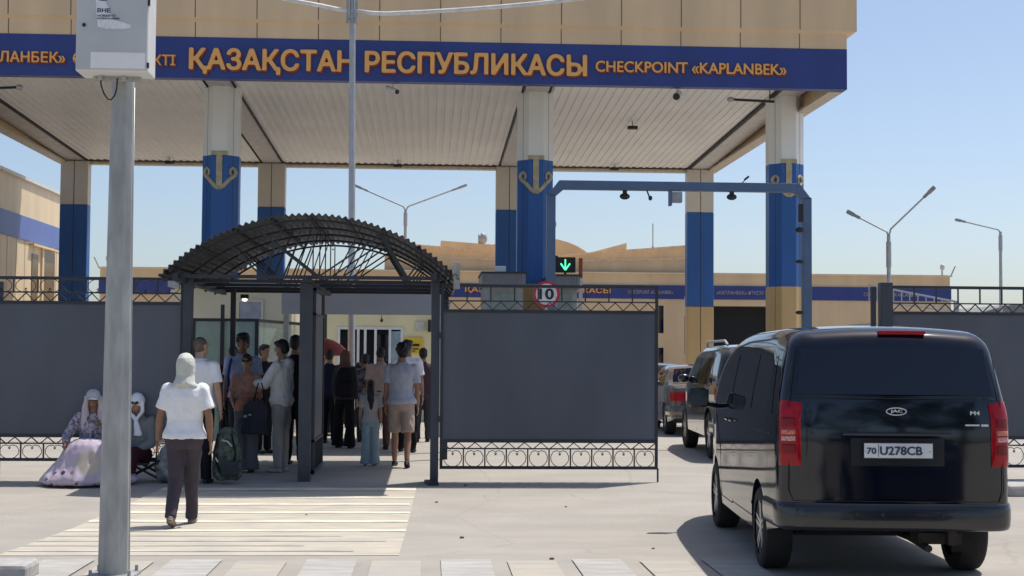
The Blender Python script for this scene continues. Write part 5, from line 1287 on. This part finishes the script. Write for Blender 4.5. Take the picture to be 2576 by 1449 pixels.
# umbrella
u = p15['root'].location; ux, uy, uz = -2.16, 29.15, 1.76
t = thing('umbrella', (ux, uy, .9), 'dark red umbrella over the person in the white printed t-shirt', 'umbrella')
cn = MB(); n = 16; V = [(ux, uy, uz+.36)]; Fc = []
for k in range(1, 6):
    a = k/5*pi*.42
    for j in range(n):
        q = 2*pi*j/n; rr_ = .62*sin(a)/sin(pi*.42)*(1+.015*(j % 2)); V.append((ux+rr_*cos(q), uy+rr_*sin(q), uz+.36-.36*(1-cos(a))/(1-cos(pi*.42))))
for j in range(n): Fc.append((0, 1+j, 1+(j+1) % n))
for k in range(4):
    for j in range(n): Fc.append((1+k*n+j, 1+(k+1)*n+j, 1+(k+1)*n+(j+1) % n, 1+k*n+(j+1) % n))
cn.add(V, Fc); o = cn.build('canopy', mat('umbrella_red', (.28, .03, .03), .6), t, smooth=True); sd_ = o.modifiers.new('s', 'SOLIDIFY'); sd_.thickness = .004
MB().tube([(ux, uy, .95), (ux, uy, uz+.42)], .009, 6).tube([(ux, uy, .95), (ux+.0, uy-.03, .92), (ux, uy-.06, .95)], .012, 6).build('shaft', black_pl, t)

# seated women at the fence
def seated(label, X, Y, face, zs, skin, topm, lapm, cap, scarf, arms=None, headtilt=0, vox=.010, look=0):
    """figure sitting on a low seat with its lap wrapped in cloth; zs = seat height"""
    root = thing('person', (X, Y, gz(Y)), label, 'person', None, rz=-radians(face)); b = MB()
    o_ = zs-.87
    b.rings([(0, y, z+o_, rx*.96, ry) for z, rx, ry, y in TORSO], 18)
    hc = Vector((0, .06, 1.645+o_)); ht = Matrix.Rotation(radians(look), 3, 'Z') @ Matrix.Rotation(radians(headtilt), 3, 'X'); hp = lambda v: hc+ht @ Vector(v)
    b.ell(hp((0, -.008, .012)), (.072, .092, .098), rot=ht); b.ell(hp((0, .028, -.055)), (.052, .058, .058), rot=ht); b.tube([hp((0, .082, .02)), hp((0, .103, -.02))], [.008, .013], 6)
    b.tube([Vector((0, 0, 1.44+o_)), hc+Vector((0, -.01, -.05))], [.06, .05], 12)
    A = {}
    for sx in (-1, 1):
        s0 = Vector((sx*.17, 0, 1.40+o_)); u, f_ = (arms or {}).get(sx, ((.25, .25, -1), (-.3, .8, -.35)))
        el = s0+rnorm((sx*u[0], u[1], u[2]))*.28; wr_ = el+rnorm((sx*f_[0], f_[1], f_[2]))*.25; f_ = (wr_-el).normalized(); A[sx] = (s0, el, wr_)
        b.ell(s0, .056); b.tube([s0, el], [.052, .04], 10); b.ell(el, .04); b.tube([el, wr_], [.04, .026], 10)
        side = Vector((sx, 0, 0)); side = (side-f_*side.dot(f_)).normalized(); fd = side.cross(f_)
        b.ell(wr_+f_*.045, (.03, .03, .03))
        for q in (-.027, -.009, .009, .027): p0 = wr_+f_*.07+fd*q; b.tube([p0, p0+f_*.035, p0+f_*.06-side*.015], [.0095, .009, .007], 6)
        p0 = wr_+f_*.03+fd*.03; b.tube([p0, p0+f_*.035+fd*.02], [.011, .009], 6)
        # legs: thigh forward, shin down
        hip = Vector((sx*.09, .02, zs+.08)); kn = Vector((sx*.15, .40, zs+.14)); an = Vector((sx*.13, .44, .09))
        b.tube([hip, kn], [.085, .055], 12); b.ell(kn, .056); b.tube([kn, an], [.052, .036], 10); b.ell(an+Vector((0, .05, -.045)), (.036, .10, .032))
    bake(b, 'body', skin, root, vox*.85, 2)
    e = MB()
    for sx in (-1, 1): e.ell(hp((sx*.028, .078, .014)), (.010, .006, .005), 8, 5, rot=ht)
    e.build('eyes', mat('eye_dark', (.03, .02, .02), .2), root, local=True)
    c = MB(); c.rings([(0, y, z+o_, (rx+.022)*.97, ry+.022) for z, rx, ry, y in TORSO[:8]], 20)
    for sx in (-1, 1):
        s0, el, wr_ = A[sx]; c.ell(s0, .078); c.tube([s0, el], [.078, .066], 12); c.ell(el, .064); c.tube([el, el.lerp(wr_, .9)], [.064, .046], 12)
    bake(c, 'blouse', topm, root, vox, 3, lambda co: .010*noise.noise(Vector((co.x*12, co.y*12, co.z*6))))
    return root, hp, A, ht, o_
print_lilac = None
def flower_cloth():
    m = bpy.data.materials.new('lilac_flower_cloth'); m.use_nodes = True; n = m.node_tree; b = n.nodes['Principled BSDF']; L = n.links.new
    b.inputs['Roughness'].default_value = .85; tc = n.nodes.new('ShaderNodeTexCoord')
    vo = n.nodes.new('ShaderNodeTexVoronoi'); vo.inputs['Scale'].default_value = 8.5; L(tc.outputs['Object'], vo.inputs['Vector'])
    r = n.nodes.new('ShaderNodeValToRGB'); cr = r.color_ramp; cr.elements[0].position = 0; cr.elements[0].color = (.07, .03, .09, 1); cr.elements[1].position = .26; cr.elements[1].color = (.56, .48, .54, 1)
    e = cr.elements.new(.18); e.color = (.10, .05, .12, 1); e = cr.elements.new(.5); e.color = (.52, .43, .50, 1)
    L(vo.outputs['Distance'], r.inputs[0])
    nz = n.nodes.new('ShaderNodeTexNoise'); nz.inputs['Scale'].default_value = 2.1; L(tc.outputs['Object'], nz.inputs[0])
    r2 = n.nodes.new('ShaderNodeValToRGB'); r2.color_ramp.elements[0].position = .50; r2.color_ramp.elements[1].position = .58
    L(nz.outputs[0], r2.inputs[0]); mx = n.nodes.new('ShaderNodeMix'); mx.data_type = 'RGBA'; L(r2.outputs[0], mx.inputs[0]); L(r.outputs[0], mx.inputs[6]); mx.inputs[7].default_value = (.54, .45, .53, 1)
    last = mx.outputs[2]
    for (c_, r_, col) in (((.03, .62, .30), .17, (.58, .49, .40)), ((.06, .66, .36), .055, (.14, .07, .03)), ((-.22, .6, .36), .045, (.10, .05, .10)), ((-.2, .62, .22), .035, (.16, .12, .09)), ((.3, .6, .36), .05, (.07, .03, .09)), ((.12, .6, .44), .04, (.12, .05, .16)), ((-.1, .6, .46), .035, (.09, .04, .12)), ((.42, .5, .14), .05, (.10, .05, .14)), ((.22, .6, .16), .04, (.30, .20, .12)), ((.36, .6, .2), .06, (.06, .02, .08))):
        vm = n.nodes.new('ShaderNodeVectorMath'); vm.operation = 'DISTANCE'; L(tc.outputs['Object'], vm.inputs[0]); vm.inputs[1].default_value = c_
        mr = n.nodes.new('ShaderNodeMapRange'); mr.inputs['From Min'].default_value = r_; mr.inputs['From Max'].default_value = r_*.85; L(vm.outputs['Value'], mr.inputs['Value'])
        m3 = n.nodes.new('ShaderNodeMix'); m3.data_type = 'RGBA'; L(mr.outputs[0], m3.inputs[0]); L(last, m3.inputs[6]); m3.inputs[7].default_value = (*col, 1); last = m3.outputs[2]
    L(last, b.inputs['Base Color']); return m
fl = flower_cloth(); blouse = mat('grey_violet_print', (.48, .46, .50), .85, col2=(.08, .06, .12), vs=26, bump=.2)
pinkw = cloth('pale_pink_scarf', (.60, .52, .55))
root, hp, A, ht, o_ = seated('seated woman in grey cap and printed blouse, lap under a lilac flowered cloth', -4.30, 19.30, 168, .30, skin_dk, blouse, fl, None, None, {-1: ((.2, .35, -1), (-.55, .45, .8)), 1: ((.55, .2, -.9), (.05, .8, -.3))}, headtilt=-14)
cp = MB().ell(hp((0, -.006, .045)), (.092, .108, .080), rot=ht).ell(hp((0, .085, .030)), (.10, .07, .012), rot=ht)
bake(cp, 'cap', cloth('cap_grey', (.50, .50, .52)), root, .008, 1)
sc_ = MB()
for sx in (-1, 1): sc_.tube([hp((sx*.075, .01, .04)), hp((sx*.095, .03, -.08)), hp((sx*.10, .08, -.28)), hp((sx*.11, .10, -.42))], [.03, .04, .05, .03], 10)
sc_.ell(hp((0, -.05, -.02)), (.085, .06, .10))
bake(sc_, 'scarf', pinkw, root, .010, 2, lambda co: .010*noise.noise(Vector((co.x*30, co.y*30, co.z*8))))
sunh = MB(); sunh.ell(hp((-.03, .085, .018)), (.028, .012, .02)).ell(hp((.03, .085, .018)), (.028, .012, .02)); sunh.build('sunglasses', black_pl, root, local=True, smooth=True)
lap = MB()
lap.rings([(.03, .26, z, rx, ry) for z, rx, ry in ((.01, .56, .40), (.05, .62, .44), (.11, .58, .42), (.20, .48, .38), (.31, .40, .34), (.42, .33, .31), (.51, .27, .27), (.57, .18, .20))], 32)
for a_ in range(12):
    q = 2*pi*a_/12+.2; lap.tube([(.03+.16*cos(q), .26+.16*sin(q), .50), (.03+.42*cos(q), .26+.32*sin(q), .22), (.03+.60*cos(q+.05), .26+.43*sin(q+.05), .04)], [.05, .055, .045], 8)
o = bake(lap, 'lap_cloth', fl, root, .018, 4, lambda co: .012*noise.noise(Vector((co.x*16, co.y*16, co.z*4)))+.012*noise.noise(co*5))
root, hp, A, ht, o_ = seated('seated woman in grey top, white cloth tied over her head, right of the pole', -3.74, 19.45, 200, .24, skin_mid, cloth('sage_grey', (.20, .22, .22)), None, None, None, {-1: ((.15, .2, -1), (-.3, .9, -.3)), 1: ((.15, .2, -1), (-.3, .9, -.3))}, headtilt=-8, look=10)
sc_ = MB().ell(hp((0, -.014, .035)), (.094, .108, .098), rot=ht).tube([hp((0, -.03, .02)), hp((0, -.04, -.12))], [.09, .07], 12)
for sx in (-1, 1): sc_.tube([hp((sx*.085, .02, .03)), hp((sx*.088, .05, -.10)), hp((-.03, .13, -.20)), hp((-.06-.02*sx, .15, -.40))], [.024, .026, .028, .036], 10)
bake(sc_, 'head_cloth', c_white, root, .009, 2, lambda co: .012*noise.noise(Vector((co.x*22, co.y*22, co.z*9))))
sunh = MB(); sunh.ell(hp((-.03, .085, .018)), (.028, .012, .02)).ell(hp((.03, .085, .018)), (.028, .012, .02)); sunh.build('sunglasses', black_pl, root, local=True, smooth=True)
lp = MB()
for sx in (-1, 1):
    lp.tube([(sx*.09, .0, .34), (sx*.15, .40, .39)], [.12, .085], 12); lp.ell((sx*.15, .40, .39), .085); lp.tube([(sx*.15, .40, .38), (sx*.13, .43, .14)], [.085, .08], 12)
bake(lp, 'trousers', cloth('wine_black', (.05, .012, .02)), root, .012, 2, lambda co: .008*noise.noise(co*10))
fs_ = thing('folding_stool', (-3.66, 19.45, .12), 'black folding camp stool with crossed legs, right of the foreground pole', 'stool')
MB().box(-3.90, -3.40, 19.25, 19.65, .38, .41).build('seat', c_black, fs_)
for y in (19.20, 19.63):
    MB().tube([(-3.92, y, .13), (-3.42, y, .40)], .015, 8).build('leg', black_pl, fs_); MB().tube([(-3.36, y+.02, .13), (-3.88, y+.02, .40)], .015, 8).build('leg', black_pl, fs_)
# white plastic bag and pale bundle on the ground between the stool and the hooded man
t = thing('carrier_bag', (-3.35, 19.3, .12), 'crumpled grey-white carrier bag on the ground right of the folding stool', 'bag')
o = bake(MB().ell((0, 0, .22), (.15, .12, .24)).ell((.05, -.05, .1), (.17, .14, .1)).tube([(0, 0, .4), (.03, 0, .56)], [.05, .02], 8), 'bag', mat('grey_plastic_bag', (.30, .31, .31), .5, var=.3, vs=9), t, .012, 1, lambda co: .03*noise.noise(co*12))

# unseen car and trees added behind the camera to darken the van's reflections
r = thing('parked_suv', (4.45, 2.2, 0), 'unseen dark off-road car added behind the black van for its reflections', 'car', rz=radians(-3)); build_small('suv', r, carblack)
leafm = mat('leaf_green', (.07, .11, .03), .7, var=.3, vs=3)
def tree(x, y, H, R_, label, seed):
    rnd = random.Random(seed); t = thing('reflection_tree', (x, y, 0), label, 'tree', 'unseen trees added behind for reflections')
    MB().tube([(x, y, 0), (x+.1, y, H*.3), (x, y+.1, H*.55), (x+.1, y, H*.8)], [.22, .17, .12, .05], 10).tube([(x, y, H*.4), (x+R_*.5, y, H*.65)], [.1, .03], 6).tube([(x, y, H*.45), (x-R_*.5, y+.3, H*.7)], [.1, .03], 6).build('trunk', mat('bark', (.12, .09, .06), .9), t)
    cr = MB()
    cl = [(x+rnd.gauss(0, R_*.45), y+rnd.gauss(0, R_*.45), H*.65+rnd.gauss(0, H*.14), rnd.uniform(.5, 1.1)) for _ in range(34)]
    for a, b_, c_, r_ in cl:
        for _ in range(110):
            d = Vector((rnd.gauss(0, 1), rnd.gauss(0, 1), rnd.gauss(0, 1))).normalized()*r_*rnd.random()**.4; p = Vector((a, b_, c_))+d
            u = Vector((rnd.gauss(0, 1), rnd.gauss(0, 1), rnd.gauss(0, 1))).normalized()*.09; v = u.orthogonal().normalized()*.06
            cr.add([p-u, p+v, p+u, p-v], [(0, 1, 2, 3)])
    cr.build('crown', leafm, t)
tree(7.0, -7, 9, 3.2, 'leafy tree added unseen behind the viewer for reflections, nearest the queue', 3)
tree(12, -16, 10, 3.5, 'leafy tree added unseen behind the viewer for reflections, farther right', 4)
tree(0.5, -22, 10, 4, 'leafy tree added unseen behind the viewer for reflections, in the middle', 5)
tree(-7, -18, 10, 4, 'leafy tree added unseen behind the viewer for reflections, at the left', 6)
